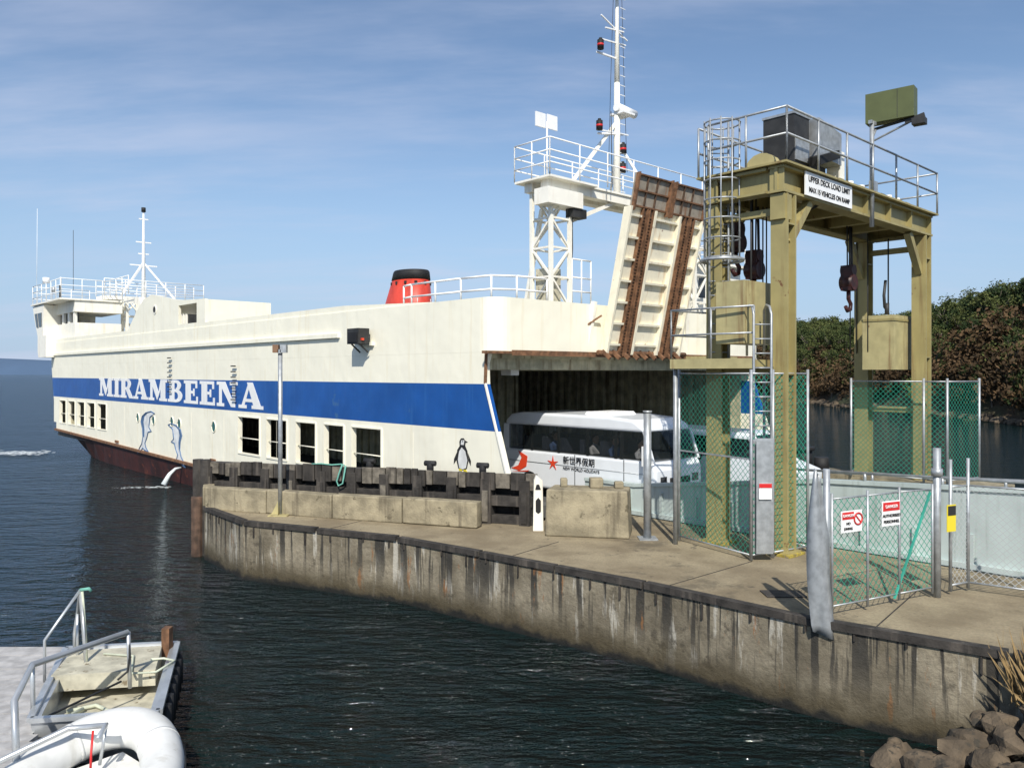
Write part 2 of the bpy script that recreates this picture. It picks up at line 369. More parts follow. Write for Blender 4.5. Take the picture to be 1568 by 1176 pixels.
L['B']=(.96,[ser(.1,.42,0,1),ser(0,.54,0,.13),ser(0,.54,.87,1),ser(.40,.54,.46,.59)]+bowl(.52,.76,.33,.24,.24,.12)+bowl(.52,.29,.41,.29,.27,.13))
word='MIRAMBEENA'; tot=sum(L[c][0] for c in word)+.07*9
b=B('ship_name_lettering',ferry,F); T0,T1=32.9,12.7; sc=(T0-T1)/tot; x=0;k=0
for c in word:
    w,ps=L[c]
    for p in ps:
        k+=1; zz=lambda tt:3.60+(tt-12.7)*.006
        b.prism([(T0-(x+q[0])*sc,zz(T0-(x+q[0])*sc)+q[1]*1.0) for q in p],-.012-.0006*(k%7),-.004,m_lett)
    x+=w+.07
b.done()
# dolphins and penguin painted on the hull
dol=[(0,0),(.14,.25),(.2,.55),(.18,.9),(.1,1.2),(.16,1.45),(.34,1.62),(.6,1.7),(.78,1.62),(.66,1.54),(.55,1.45),(.52,1.2),(.5,1.0),(.62,.85),(.46,.8),(.4,.55),(.3,.3),(.35,.1),(.48,-.05),(.3,-.02),(.18,.06),(.05,-.15),(-.08,-.2)]
b=B('dolphin_mural',ferry,F)
for (t0,z0,s_,fl) in ((26.3,1.22,1.12,1),(22.4,1.0,.98,-1)):
    pts=[(t0-(p[0] if fl>0 else (.8-p[0]))*s_*2.5,z0+p[1]*s_) for p in dol]
    b.prism(pts,-.006,-.002,m_dolphw)
    b.path([(p[0],-.008,p[1]) for p in pts+[pts[0]]],.032,m_dolph,6)
    back=[pts[i] for i in (2,3,4,5,6,7)]; inn=[(p[0]*.72+q_[0]*.28,p[1]) for p,q_ in zip(back,[pts[15],pts[12],pts[11],pts[10],pts[9],pts[8]])]
    b.prism(back+inn[::-1],-.011,-.003,m_dolph)
b.done()
b=B('penguin_mural',ferry,F)
def pp(poly,off,m): b.prism([(1.15-x*1.12,2.36+y) for x,y in poly],-.006-off,-.002,m)
pp([(.0,.06),(-.08,.3),(-.04,.55),(.05,.66),(.04,.78),(.1,.87),(.2,.88),(.26,.82),(.36,.78),(.27,.76),(.26,.68),(.34,.55),(.38,.3),(.32,.08),(.2,.02)],.0,m_ink)
pp([(.04,.08),(-.01,.3),(.04,.52),(.13,.63),(.26,.54),(.34,.3),(.29,.1),(.17,.05)],.004,m_pbelly)
pp([(-.04,.5),(-.16,.3),(-.17,.15),(-.09,.25),(-.02,.4)],.002,m_ink); pp([(.36,.5),(.47,.3),(.46,.17),(.39,.28)],.002,m_ink)
pp([(.10,.70),(.12,.82),(.23,.83),(.21,.70)],.006,m_pbelly); pp([(.15,.78),(.16,.81),(.19,.81),(.19,.78)],.008,m_ink); pp([(.02,0),(.14,0),(.14,.05),(.04,.06)],.005,m_yel); pp([(.2,0),(.33,0),(.3,.05),(.2,.05)],.005,m_yel)
b.done()
# ---- near-end gantry and raised ramp
b=B('ramp_gantry',ferry,F)
lattice(b,(.0,2.35),6.0,10.1,.75,m_cream_w,.10,5)
lattice(b,(.0,9.2),5.5,10.1,.75,m_cream_w,.10,5)
lattice(b,(.3,8.1),5.5,9.0,.6,m_cream_w,.08,5)
b.box(-.05,.25,2.2,10.2,10.05,10.3,m_cream_w); b.box(.6,.9,2.2,10.2,10.05,10.3,m_cream_w)
b.box(-.3,1.1,2.0,4.0,10.3,10.36,m_cream_w); b.box(-.1,.95,4.01,10.4,10.3,10.36,m_cream_w)
b.prism([(2.0,9.6),(3.4,9.6),(3.4,10.04),(2.0,10.04)],-.25,.3,m_cream_w,'a')
b.beam((.1,3.3,9.3),(.1,5.2,10.1),.1,.1,m_cream_w); b.beam((.1,9.1,9.3),(.1,7.6,10.1),.1,.1,m_cream_w)
rail(b,[(-.3,2.0,10.36),(-.3,10.4,10.36)],1.0,m_white,.02,(1,.66,.33),1.2)
rail(b,[(1.1,2.0,10.36),(1.1,10.4,10.36)],1.0,m_white,.02,(1,.66,.33),1.2)
rail(b,[(-.3,2.0,10.36),(1.1,2.0,10.36)],1.0,m_white,.02,(1,.66,.33),.7)
b.beam((1.5,2.6,6.0),(.6,2.6,9.6),.1,.1,m_cream_w); b.beam((2.6,9.5,5.6),(.7,9.5,9.6),.1,.1,m_cream_w)
rail(b,[(0,3.2,6.9),(.0,4.0,6.9)],1.3,m_white,.024,(1,.6,.3),.5)
b.box(-.2,.1,3.05,3.6,9.35,9.6,m_dark)
b.path([(0,3.2,9.9),(0,3.22,8.5),(.05,3.18,7.2)],.02,m_dark,5)
b.box(.2,.7,2.45,2.95,6.95,7.9,m_punt)
b.done()
b=B('wheelhouse',ferry,F)
b.box(.6,3.6,10.2,13.0,5.5,7.6,m_cream_w); b.box(.6,3.6,10.2,13.0,8.35,8.8,m_cream_w)
for a in (.6,3.5):
    for s_ in (10.2,11.1,12.0,12.9): b.box(a,a+.1,s_,s_+.1,7.6,8.35,m_cream_w)
for s_ in(10.22,12.9): b.box(.7,3.5,s_,s_+.06,7.6,8.35,m_glass)
b.box(.66,.7,10.3,12.9,7.6,8.35,m_glass); b.box(3.5,3.55,10.3,12.9,7.6,8.35,m_glass)
b.box(.3,3.8,10.0,13.1,8.8,8.88,m_cream_w)
rail(b,[(.4,10.1,8.88),(.4,13,8.88),(3.6,13,8.88)],1.0,m_white,.024,(1,.66,.33),1)
b.done()
# raised ramp, leaning out
b=B('raised_vehicle_ramp',ferry,F)
S0,S1=4.0,7.55; zb,zt=5.6,9.6
def lean(z): return -.38-(z-5.7)*.22
def rp(s0,s1,z0,z1,off,th,m):
    b.faces([(lean(z)-o,s,z) for z in(z0,z1) for s in(s0,s1) for o in(off,off+th)],[(0,1,3,2),(4,6,7,5),(0,4,5,1),(2,3,7,6),(0,2,6,4),(1,5,7,3)],m)
rp(S0,S1,zb,zt,0,.12,m_rampc)
for s_ in (S0,5.12,6.3,S1-.1): rp(s_,s_+.08,zb-.1,zt,.12,.14,m_rampc)
for c in (4.62,4.90,6.62,6.90):
    rp(c,c+.16,zb-.15,zt+.02,.13,.05,m_grate)
    for j in range(44): rp(c+.02,c+.14,zb-.1+j*.09,zb-.06+j*.09,.18,.03,m_rust)
    rp(c-.025,c,zb-.15,zt,.13,.12,m_rust); rp(c+.16,c+.185,zb-.15,zt,.13,.12,m_rust)
for j in range(7):
    for a,c in((S0+.085,4.59),(5.205,6.295),(7.09,S1-.105)): rp(a,c,zb+.15+j*.6,zb+.21+j*.6,.121,.10,m_rampc)
for s0,s1 in((S0+.12,5.72),(5.86,S1-.02)):
    rp(s0,s1,9.62,10.52,.10,.05,m_flap)
    for s_ in (s0,s1-.06): rp(s_,s_+.06,9.5,10.52,.15,.12,m_rust)
    for j in range(3): rp(s0+.07,s1-.07,9.62+j*.42,9.66+j*.42,.151,.07,m_rust)
    for s_ in (s0+.5,s0+.95): rp(s_,s_+.03,9.5,10.5,.151,.06,m_grate)
for j in range(9):
    s_=S0+j*.42; b.beam((lean(5.6)-.1,s_,5.6),(lean(5.6)-.36,s_+.02,5.38),.08,.10,m_rust)
b.tube((-.45,3.8,5.55),(-.45,8.0,5.55),.07,m_rust)
b.beam((-.2,3.6,5.6),(-.35,3.75,7.0),.1,.16,m_cream_w); b.beam((-.25,3.5,6.3),(-.5,3.9,6.6),.05,.05,m_rust)
b.beam((-.2,8.4,5.6),(-.6,8.0,7.6),.1,.16,m_cream_w); b.beam((0,8.6,6.6),(0,9.2,9.6),.1,.1,m_white)
b.beam((-.2,7.9,6),(.1,9.1,9.4),.1,.1,m_white); b.beam((.2,8.0,9),(.1,9.4,7.2),.1,.1,m_white);b.beam((-.4,7.9,7.4),(.1,9.4,6.2),.1,.1,m_white)
b.box(-1.0,-.35,8.2,10.2,5.3,5.5,m_olive_l)
b.done()
# mast
b=B('signal_mast',ferry,F)
mt,ms=.6,5.9
b.tube((mt,ms,10.3),(mt,ms,14.0),.12,m_cream_w,.09); b.tube((mt,ms,14),(mt,ms,17.6),.085,m_cream_w,.04)
b.tube((mt,ms,17.6),(mt,ms,18.1),.02,m_white)
b.beam((mt,ms,12.8),(mt+.3,3.9,10.4),.09,.09,m_cream_w); b.beam((mt,ms,12.2),(mt+1.2,ms+1.0,10.4),.07,.07,m_white); b.beam((mt,ms,12.2),(mt-.7,ms+.9,10.4),.07,.07,m_white)
b.tube((mt,ms-.9,12.25),(mt,ms+.3,12.45),.035,m_white)
for z_,w_ in((15.2,.7),(15.6,.55),(12.4,.9),(16.6,.35)):
    b.beam((mt,ms-w_,z_-.03),(mt,ms+w_*.6,z_+.08),.04,.04,m_white)
b.beam((mt,ms-.75,15.9),(mt,ms+.5,15.45),.035,.035,m_white)
for s_,z_ in((ms-1.0,12.3),(ms-.95,14.75),(ms-.2,16.6),(ms+.12,11.8),(ms-.1,17.3),(ms+.1,11.2)):
    b.tube((mt-.15,s_,z_),(mt-.15,s_,z_+.28),.10,m_black); b.tube((mt-.15,s_,z_+.10),(mt-.15,s_,z_+.16),.104,m_signred)
    b.tube((mt-.15,s_,z_+.28),(mt-.15,s_,z_+.34),.05,m_black)
b.beam((mt,ms,14.75),(mt,ms-.95,14.72),.05,.05,m_white)
b.box(mt-.35,mt+.2,ms-.1,ms+.45,13.0,13.06,m_white)
b.tube((mt-.1,ms-.15,13.2),(mt-.1,ms+.75,13.15),.13,m_white,k=12); b.tube((mt-.1,ms+.2,13.05),(mt-.1,ms+.2,13.2),.15,m_white)
for i in range(22): b.beam((mt-.14,ms-.0,10.6+i*.3),(mt-.14,ms+.22,10.6+i*.3),.02,.02,m_white)
b.path([(mt,ms+.2,17.5),(mt,ms+.35,14),(mt,ms+.5,11.3)],.008,m_dark,4); b.path([(mt,ms-.15,17.2),(mt,ms-.3,14),(mt,ms-.4,11.3)],.008,m_dark,4)
b.tube((.3,2.5,10.3),(.3,2.5,12.0),.025,m_white); b.box(.28,.32,2.05,2.43,11.8,12.2,m_white); b.box(.28,.32,2.5,2.9,11.82,12.22,m_white)
b.tube((-.3,4.6,10.4),(-.3,4.55,12.6),.012,m_dark)
b.done()
# ---- far end
b=B('far_end_bridge',ferry,F)
b.prism([(42.4,6.0),(44.4,6.0),(44.6,6.4),(44.6,7.4),(42.4,7.4)],-.5,2.6,m_cream_w)
b.prism([(43.2,7.4),(44.6,7.4),(45.5,8.6),(45.9,9.4),(43.0,9.4)],-.5,2.6,m_cream_w)
b.box(39.0,43.2,.3,3.0,7.15,8.1,m_cream_w); b.box(38.8,43.1,.25,3.0,8.75,9.45,m_cream_w)
for t in(39.0,40.2,41.5): b.box(t,t+.4,.3,.45,8.1,8.75,m_cream_w)
b.box(39.1,43.2,.5,.55,8.1,8.75,m_glass)
b.prism([(43.5,8.0),(44.1,8.0),(44.5,8.9),(43.5,8.9)],-.53,-.5,m_glass)
b.prism([(44.3,7.95),(44.8,8.0),(45.3,8.9),(44.7,8.9)],-.53,-.5,m_glass)
b.box(38.7,46.0,-.6,3.1,9.45,9.55,m_cream_w)
b.beam((44.7,-.35,6.2),(45.8,-.35,9.4),.06,.06,m_galv)
rail(b,[(38.8,-.5,9.55),(45.9,-.5,9.55),(45.9,3,9.55)],1.2,m_white,.025,(1,.66,.33),1.2)
rail(b,[(38.8,-.5,9.55),(38.8,3,9.55)],1.2,m_white,.025,(1,.66,.33),1.2)
b.tube((43.5,.6,9.5),(43.5,.6,11.3),.04,m_white); b.tube((45,.1,11.0),(45,.1,11.35),.22,m_white,k=14); b.tube((45,.1,9.5),(45,.1,11.0),.04,m_white); b.tube((40.5,.6,10.2),(40.5,.6,14.0),.015,m_dark); b.tube((45.8,-.3,9.5),(45.6,-.3,16),.012,m_white)
b.tube((42,.2,9.55),(42,.2,10.6),.05,m_dark); b.tube((42.6,.0,10.2),(42.6,.0,10.5),.14,m_galv,k=12)
lattice(b,(39.2,3.4),5.5,9.7,.9,m_cream_w,.16,4); lattice(b,(41.5,8.2),5.5,9.7,.8,m_cream_w,.12,4)
b.box(40.8,42.6,2.5,9.0,9.8,10.05,m_cream_w)
b.prism([(34.5,7.1),(35.2,8.9),(35.7,9.6),(38.5,9.75),(38.5,9.4),(36,9.2),(35.4,7.1)],3.0,3.3,m_cream_w)
b.box(33,37,5,8,7.0,9.0,m_dark)
for j in range(9): b.box(33.2+j*.4,33.32+j*.4,4.9,5.0,7.0,9.0,m_cream_w)
b.box(32.6,37.4,4.6,8.4,9.0,9.25,m_cream_w)
rail(b,[(40.8,2.5,10.05),(40.8,9,10.05)],1.1,m_white,.028,(1,.66,.33),1.2); rail(b,[(42.6,2.5,10.05),(42.6,9,10.05)],1.1,m_white,.028,(1,.66,.33),1.2)
rail(b,[(36,2.5,9.8),(40.8,2.5,9.8)],1.1,m_white,.028,(1,.66,.33),1.2)
b.tube((42.5,5.5,10),(42.5,5.5,16.1),.16,m_white,.06)
for z_,w_ in((15.6,.3),(14,.5),(13.2,.35),(12.4,.9)): b.beam((42.5,5.5-w_,z_),(42.5,5.5+w_,z_),.08,.08,m_white)
b.beam((42.5,5.5,12.6),(42,7.4,10.2),.12,.12,m_white); b.beam((42.5,5.5,12.6),(42,3.9,10.2),.12,.12,m_white)
b.tube((42.5,5.5,16.1),(42.5,5.5,16.4),.15,m_black)
b.done()

# ================================================================ BUS
bus=empty('passenger_minibus')
b=B('body',bus,F)
b.prism([(-2.95,1.62),(-3.08,1.9),(-3.08,2.45),(-2.98,2.70),(2.72,2.70),(2.72,1.62)],3.0,5.05,m_bluew)
b.prism([(-2.70,3.42),(-2.64,3.58),(-2.35,3.74),(-1.5,3.80),(1.9,3.80),(2.35,3.74),(2.58,3.55),(2.62,3.42)],3.0,5.05,m_bluew)
o=b.done(.09,3)
b=B('pillars',bus,F)
for s in (3.035,5.015):
    b.beam((-2.97,s,2.66),(-2.70,s,3.46),.06,.09,m_bluew)
    b.box(2.42,2.66,s-.03,s+.03,2.68,3.44,m_bluew)
    for t in(-1.75,-.75,.35,1.45): b.box(t-.04,t+.04,s-.02,s+.02,2.69,3.43,m_dark)
    b.box(-2.0,-1.9,s-.02,s+.02,2.69,3.43,m_dark)
b.box(-2.7,2.5,3.1,4.95,2.701,2.715,m_dark)
for i in range(5):
    for s in (3.2,4.2): b.box(-1.2+i*.75,-1.05+i*.75,s,s+.75,2.2,3.1,m_seat)
b.done()
b=B('windows',bus,F)
for s in (3.01,5.04): b.faces([(-2.9,s,2.70),(2.44,s,2.70),(2.44,s,3.43),(-2.66,s,3.43)],[(0,1,2,3)],m_tint)
b.faces([(-2.99,3.08,2.70),(-2.99,4.97,2.70),(-2.71,4.97,3.44),(-2.71,3.08,3.44)],[(0,1,2,3)],m_tint)
b.box(-3.1,-3.085,3.2,3.45,2.1,2.3,m_glass); b.box(-3.1,-3.085,4.6,4.85,2.1,2.3,m_glass); b.box(-3.12,-3.085,3.6,4.45,2.0,2.25,m_dark)
b.box(-3.16,-3.09,2.98,5.07,1.62,1.85,m_bluew)
b.box(-2.9,-2.85,2.72,2.8,2.6,3.1,m_white); b.tube((-2.85,3.0,3.2),(-2.9,2.76,3.05),.02,m_black)
b.box(-2.9,-2.85,5.2,5.3,2.6,3.1,m_black)
b.tube((-2.9,3.0,2.35),(2.6,3.0,2.35),.012,m_galv,k=5)
b.prism([(-1.2,3.78),(-1.1,3.88),(-.3,3.88),(-.2,3.78)],3.5,4.6,m_white)
for t in (-2.05,-.3): b.box(t-.01,t+.01,2.992,2.999,1.75,2.68,m_dark)
for t in(-1.9,1.5):
    b.tube((t,2.97,1.7),(t,3.3,1.7),.37,m_black,k=20); b.tube((t,2.96,1.7),(t,2.98,1.7),.2,m_galv,k=16)
    b.tube((t,4.8,1.7),(t,5.07,1.7),.37,m_black,k=20)
def star(t,z,r,m):
    for i in range(5):
        a=math.pi/2+i*2*math.pi/5; b.prism([(t+r*math.cos(a),z+r*math.sin(a)),(t+r*.28*math.cos(a+.7),z+r*.28*math.sin(a+.7)),(t,z),(t+r*.28*math.cos(a-.7),z+r*.28*math.sin(a-.7))],2.985-.0008*i,2.995,m)
star(.55,2.38,.22,m_orange)
b.prism([(2.3,2.1),(2.0,2.2),(1.85,2.45),(2.0,2.65),(1.6,2.5),(1.65,2.2),(1.95,2.05)],2.985,2.995,m_orange)
b.prism([(1.5,2.1),(2.3,2.0),(1.6,2.05)],2.98,2.984,m_orange)
b.done()
xd=-U; nd=-V
text('新世界假期',.24,F(.15,2.985,2.42),xd,nd,m_ink,bus,'side_lettering','LEFT',bold=.004)
text('NEW WORLD HOLIDAYS',.12,F(.15,2.985,2.24),xd,nd,m_ink,bus,'side_lettering_small','LEFT',bold=0)
def person(name,t,s,z,shirt):
    e=empty(name)
    V_=[((0,0,0),.15),((0,0,.25),.14),((0,0,.48),.13),((0,0,.58),.05),((-.02,0,.68),.085),((-.02,0,.80),.08),
        ((0,.19,.48),.06),((-.12,.22,.25),.045),((-.36,.17,.27),.03),((0,-.19,.48),.06),((-.12,-.22,.25),.045),((-.36,-.17,.27),.03),
        ((-.4,.1,.02),.07),((-.42,.1,-.35),.05),((-.4,-.1,.02),.07),((-.42,-.1,-.35),.05)]
    E=[(0,1),(1,2),(2,3),(3,4),(4,5),(2,6),(6,7),(7,8),(2,9),(9,10),(10,11),(0,12),(12,13),(0,14),(14,15)]
    me=bpy.data.meshes.new('figure'); me.from_pydata([tuple(F(t+v[0][0],s+v[0][1],z+v[0][2])) for v in V_],E,[]); me.materials.append(shirt)
    o=bpy.data.objects.new('figure',me); scene.collection.objects.link(o); o.parent=e
    md=o.modifiers.new('skin','SKIN'); 
    for i,v in enumerate(V_): me.skin_vertices[0].data[i].radius=(v[1],v[1])
    me.skin_vertices[0].data[0].use_root=True
    o.modifiers.new('sub','SUBSURF').levels=1
    b=B('head',e,F); k=14
    loft(b,[ring((t-.02,s),.075,.06,z+.60,k),ring((t-.03,s),.098,.08,z+.68,k),ring((t-.02,s),.105,.085,z+.76,k),ring((t-.01,s),.09,.075,z+.84,k)],m_skin)
    loft(b,[ring((t+.02,s),.10,.088,z+.74,k),ring((t+.005,s),.105,.09,z+.82,k),ring((t,s),.07,.06,z+.88,k)],m_hair)
    b.beam((t-.12,s,z+.73),(t-.14,s,z+.71),.02,.03,m_skin); b.done()
person('bus_driver',-2.25,3.45,2.35,m_shirt); person('bus_passenger',-1.35,3.45,2.38,m_shirtb); person('bus_passenger',-.6,3.5,2.38,m_shirt); person('bus_passenger',.95,3.5,2.38,m_shirtb)
van=empty('delivery_van')
b=B('body',van,F)
b.prism([(-5.4,1.75),(-5.45,2.4),(-4.7,2.65),(-4.2,3.35),(-1.2,3.4),(-1.0,3.2),(-.95,1.75)],5.6,7.2,m_bluew); b.done(.09,3)
b=B('details',van,F)
b.prism([(-4.55,2.68),(-4.15,3.2),(-1.4,3.25),(-1.3,2.68)],5.59,5.6-.001,m_glass)
b.faces([(-4.70,5.75,2.72),(-4.70,7.05,2.72),(-4.26,7.0,3.3),(-4.26,5.8,3.3)],[(0,1,2,3)],m_glass)
for t in(-4.5,-1.8):
    b.tube((t,5.58,1.68),(t,5.8,1.68),.33,m_black,k=18); b.tube((t,7.0,1.68),(t,7.22,1.68),.33,m_black,k=18)
b.done()

# ================================================================ QUAY
edge=[(-8.55,22.3),(-8.19,21.4),(-6.45,19.3),(-2.48,17.4),(-.635,15.93),(2.23,13.6),(4.38,11.56),(6.33,10.2),(9.0,8.6),(14,6.4),(22,4)]
back=[(26,8),(11.5,11.55),tuple(F(-13.5,2.6,0)[:2]),tuple(F(-.8,2.6,0)[:2]),(.6,19.3)]
poly=edge+back
q_=empty('concrete_quay')
b=B('quay_top',q_); b.faces([(x,y,1.35) for x,y in poly],[tuple(range(len(poly)))],m_quay); b.done()
b=B('quay_walls',q_)
k=len(poly)
for i in range(k):
    p,q=poly[i],poly[(i+1)%k]
    b.faces([(p[0],p[1],-1.5),(q[0],q[1],-1.5),(q[0],q[1],1.35),(p[0],p[1],1.35)],[(0,1,2,3)],m_wall)
b.done()
b=B('quay_joints',q_)
for (x0,y0,x1,y1) in((-4.4,18.35,-3.6,19.8),(-.2,15.6,1.0,17.2),(2.5,13.5,4.6,15.4),(5.0,11.2,6.7,13.3)): b.beam((x0,y0,1.352),(x1,y1,1.352),.02,.006,m_timber)
b.done()
b=B('quay_edge_kerb',q_)
for i in range(len(edge)-2):
    p=Vector((*edge[i],0));q=Vector((*edge[i+1],0)); L_=(q-p).length; nseg=max(1,int(L_/1.6)); d=(q-p)/nseg
    nrm=Vector((d.y,-d.x,0)).normalized()
    for j in range(nseg):
        a=p+d*j+d*.01; c=p+d*(j+1)-d*.01; jit=random.uniform(-.012,.012)
        a=a+nrm*(-.04+jit);c=c+nrm*(-.04-jit)
        b.beam((a.x,a.y,1.37+jit),(c.x,c.y,1.37-jit),.16,.11,m_timber)
    for j in range(int(L_/.7)):
        a=p+(q-p)*((j+.5+random.uniform(-.3,.3))/int(L_/.7))+nrm*.012
        hh_=random.uniform(.06,.3)
        b.beam((a.x,a.y,1.3),(a.x,a.y,1.3-hh_),.05,.02,m_timber)
b.done()
def along(p,q,f): return Vector((*p,0)).lerp(Vector((*q,0)),f)
b=B('concrete_parapet')
pa,pb=(-8.1,21.45),(-.75,18.75)
n_=4
for i in range(n_):
    a=along(pa,pb,i/n_+.0015);c=along(pa,pb,(i+1)/n_-.0015); b.beam((a.x,a.y,1.65+random.uniform(-.02,.02)),(c.x,c.y,1.65+random.uniform(-.02,.02)),.32,.6,m_conc)
b.beam((pa[0]-.0,pa[1],1.65),(pa[0]-.25,pa[1]+.7,1.65),.3,.58,m_conc)
b.done(.03)
b=B('concrete_block'); 
blk=[(.72,17.8),(2.55,17.45),(2.75,18.35),(.95,18.7)]
top=[(.76,17.86),(2.51,17.51),(2.70,18.3),(.98,18.65)]
b.faces([(x,y,1.35) for x,y in blk]+[(x,y,2.38) for x,y in top],[(0,1,2,3),(7,6,5,4),(0,1,5,4),(1,2,6,5),(2,3,7,6),(3,0,4,7)],m_conc)
b.done(.04,3)
b=B('concrete_footing_stones')
for x,y,w,h in((1.1,18.2,.16,.2),(1.75,18.0,.3,.22),(2.3,17.95,.2,.15)): b.box(x,x+w,y,y+w,2.38,2.38+h,m_conc)
b.done(.03)
b=B('white_bollard_post'); b.prism([(.48,1.35),(.72,1.35),(.70,2.5),(.55,2.62),(.50,2.5)],18.35,18.6,m_cream_w); b.prism([(.54,1.8),(.60,1.75),(.66,1.8),(.66,2.05),(.60,2.12),(.54,2.05)],18.33,18.35,m_black); b.prism([(.53,2.3),(.66,2.3),(.62,2.42),(.56,2.42)],18.33,18.35,m_black)
b.done(.01)
# timber fender wall
b=B('timber_fender_wall')
A_=(-8.6,22.1); Z_=(.45,18.95)
dv=(Vector((*Z_,0))-Vector((*A_,0))).normalized(); nv=Vector((dv.y,-dv.x,0)); Lw=(Vector((*Z_,0))-Vector((*A_,0))).length
def FW(a,bb,c): v=Vector((*A_,0))+dv*a+nv*bb; return Vector((v.x,v.y,c))
b.fr=FW
b.box(0,Lw,-.35,-.05,2.30,2.52,m_timber); b.box(0,Lw,-.38,-.02,1.78,2.02,m_timber); b.box(0,Lw,-.34,-.05,1.35,1.55,m_timber); b.box(0,Lw,-.6,-.5,-.6,2.42,m_timber)
a=0; i=0
while a<Lw:
    w=random.choice((.2,.3,.38)); b.box(a,a+w-.03,-.04,.03,2.20+random.uniform(-.05,.03),2.56+random.uniform(-.04,.05),m_timber_l if random.random()<.55 else m_timber)
    a+=w
a=.2
while a<Lw:
    b.box(a,a+.26,-.33,.06,-1,2.42,m_timber); b.box(a+.05,a+.2,.06,.09,1.4,2.15,m_timber_l if i%3==0 else m_timber); a+=random.uniform(.8,1.0); i+=1
for a in (0.0,.25): b.tube((a,.05,-1.2),(a,.05,2.6),.15,m_timber)
b.tube((.1,.2,-1.2),(.1,.2,1.6),.17,m_pile)
for a in (8.3,6.9,5.2):
    b.tube((a,-.15,2.52),(a,-.15,2.72),.09,m_black); b.tube((a-.15,-.15,2.72),(a+.15,-.15,2.72),.07,m_black)
b.done(.008,1)
b=B('mooring_rope'); b.fr=FW
b.path([(3.6,.02,2.60),(3.9,.04,2.62),(4.2,.04,2.60),(4.5,.06,2.63),(4.6,.07,2.6)],.02,m_rope,6)
b.path([(4.55,.1,2.62),(4.47,.12,2.4),(4.40,.12,2.2),(4.45,.12,2.08),(4.58,.12,2.15),(4.65,.1,2.6)],.022,m_rope,6)
b.done()
b=B('lamp_post'); x,y=-5.9,20.45
b.box(x-.25,x+.25,y-.25,y+.25,1.352,1.38,m_olive_l)
for dx,dy in((1,0),(-1,0),(0,1),(0,-1)): b.faces([(x,y,1.38),(x+dx*.22,y+dy*.22,1.38),(x+dx*.04,y+dy*.04,1.75),(x,y,1.75)],[(0,1,2,3)],m_olive_l)
b.tube((x,y,1.38),(x,y,5.5),.055,m_galv,k=10); b.box(x-.17,x-.02,y-.1,y+.08,5.48,5.68,M('lamp_brown',(.2,.11,.06),.6)); b.box(x+.02,x+.17,y-.1,y+.08,5.48,5.68,m_galv); b.box(x-.04,x+.04,y-.1,y+.05,5.46,5.56,m_galv)
b.done()
b=B('steel_post'); b.tube((2.95,17.5,1.35),(2.95,17.5,4.1),.085,m_galv,k=14); b.tube((2.95,17.5,4.1),(2.95,17.5,4.14),.10,m_galv,k=14); b.box(2.75,3.15,17.3,17.7,1.352,1.38,m_galv); b.done()

# ================================================================ LINKSPAN
ls=empty('linkspan_bridge')
b=B('deck_and_girders',ls,F)
b.box(-16,-.95,2.9,7.6,1.05,1.32,m_road)
def wz(t): return 2.05+.6*min(1,max(0,(-t-2.6)/5))+ max(0,(-t-7.6))*.05
T=[-.9,-2.6,-5,-7.6,-10,-12,-16]
for s0,dz in((2.75,0),(7.6,-.55)):
    for i in range(len(T)-1):
        a,c=T[i],T[i+1]; b.prism([(a,.9),(c,.9),(c,wz(c)+dz),(a,wz(a)+dz)],s0,s0+.14,m_link)
        b.beam((a,s0+.07,wz(a)+.04+dz),(c,s0+.07,wz(c)+.04+dz),.22,.08,m_link)
for i in range(15): b.box(-1.5-i,-1.42-i,2.69,2.748,.95,2.0,m_link)
b.box(-16,-.9,2.66,2.748,1.36,1.46,m_link)
rail(b,[(-7,2.8,2.7),(-15.8,2.8,3.0)],.18,m_galv,.03,(1.,),1.5)
rail(b,[(-5,7.67,2.0),(-15.8,7.67,2.5)],.25,m_galv,.035,(1.,),1.5)
b.done()
b=B('dolphin_piles',ls,F)
for t,s in((-7.47,8.46),(-5.97,8.46),(-9,8.3),(-4.2,8.3)): b.tube((t,s,-1.5),(t,s,1.6),.35,m_timber,k=14)
b.box(-9.4,-3.8,7.9,9.2,1.6,2.2,m_conc)
b.tube((-4.3,8.3,2.2),(-4.3,8.3,2.8),.25,m_black,k=14); b.tube((-4.3,8.3,2.75),(-4.3,8.3,2.85),.32,m_black,k=14)
b.tube((-4.9,8.2,2.2),(-4.9,8.2,2.6),.2,m_black,k=14)
b.done()

# ================================================================ GANTRY TOWER
g=empty('ramp_lifting_gantry')
b=B('steel_frame',g,F)
tF,tB,sL,sR=-7.47,-5.97,1.36,8.46
def hcol(t,s,z0,z1,w=.36,m=m_olive):
    b.box(t-w/2,t+w/2,s-w/2,s-w/2+.05,z0,z1,m); b.box(t-w/2,t+w/2,s+w/2-.05,s+w/2,z0,z1,m); b.box(t-.03,t+.03,s-w/2+.05,s+w/2-.05,z0,z1,m)
    for zz in (z0+.02,(z0+z1)/2,z1-.6): b.box(t-w/2+.01,t+w/2-.01,s-w/2+.05,s+w/2-.05,zz,zz+.03,m)
hcol(tF,sL,1.35,8.5); hcol(tB,sL,1.35,8.5); hcol(tF,sR,2.2,8.5); hcol(tB,sR,2.2,8.5)
for t,s in((tF,sL),(tB,sL)): b.box(t-.3,t+.3,s-.3,s+.3,1.352,1.40,m_yelw); b.box(t-.24,t+.24,s-.24,s+.24,1.40,1.43,m_olive)
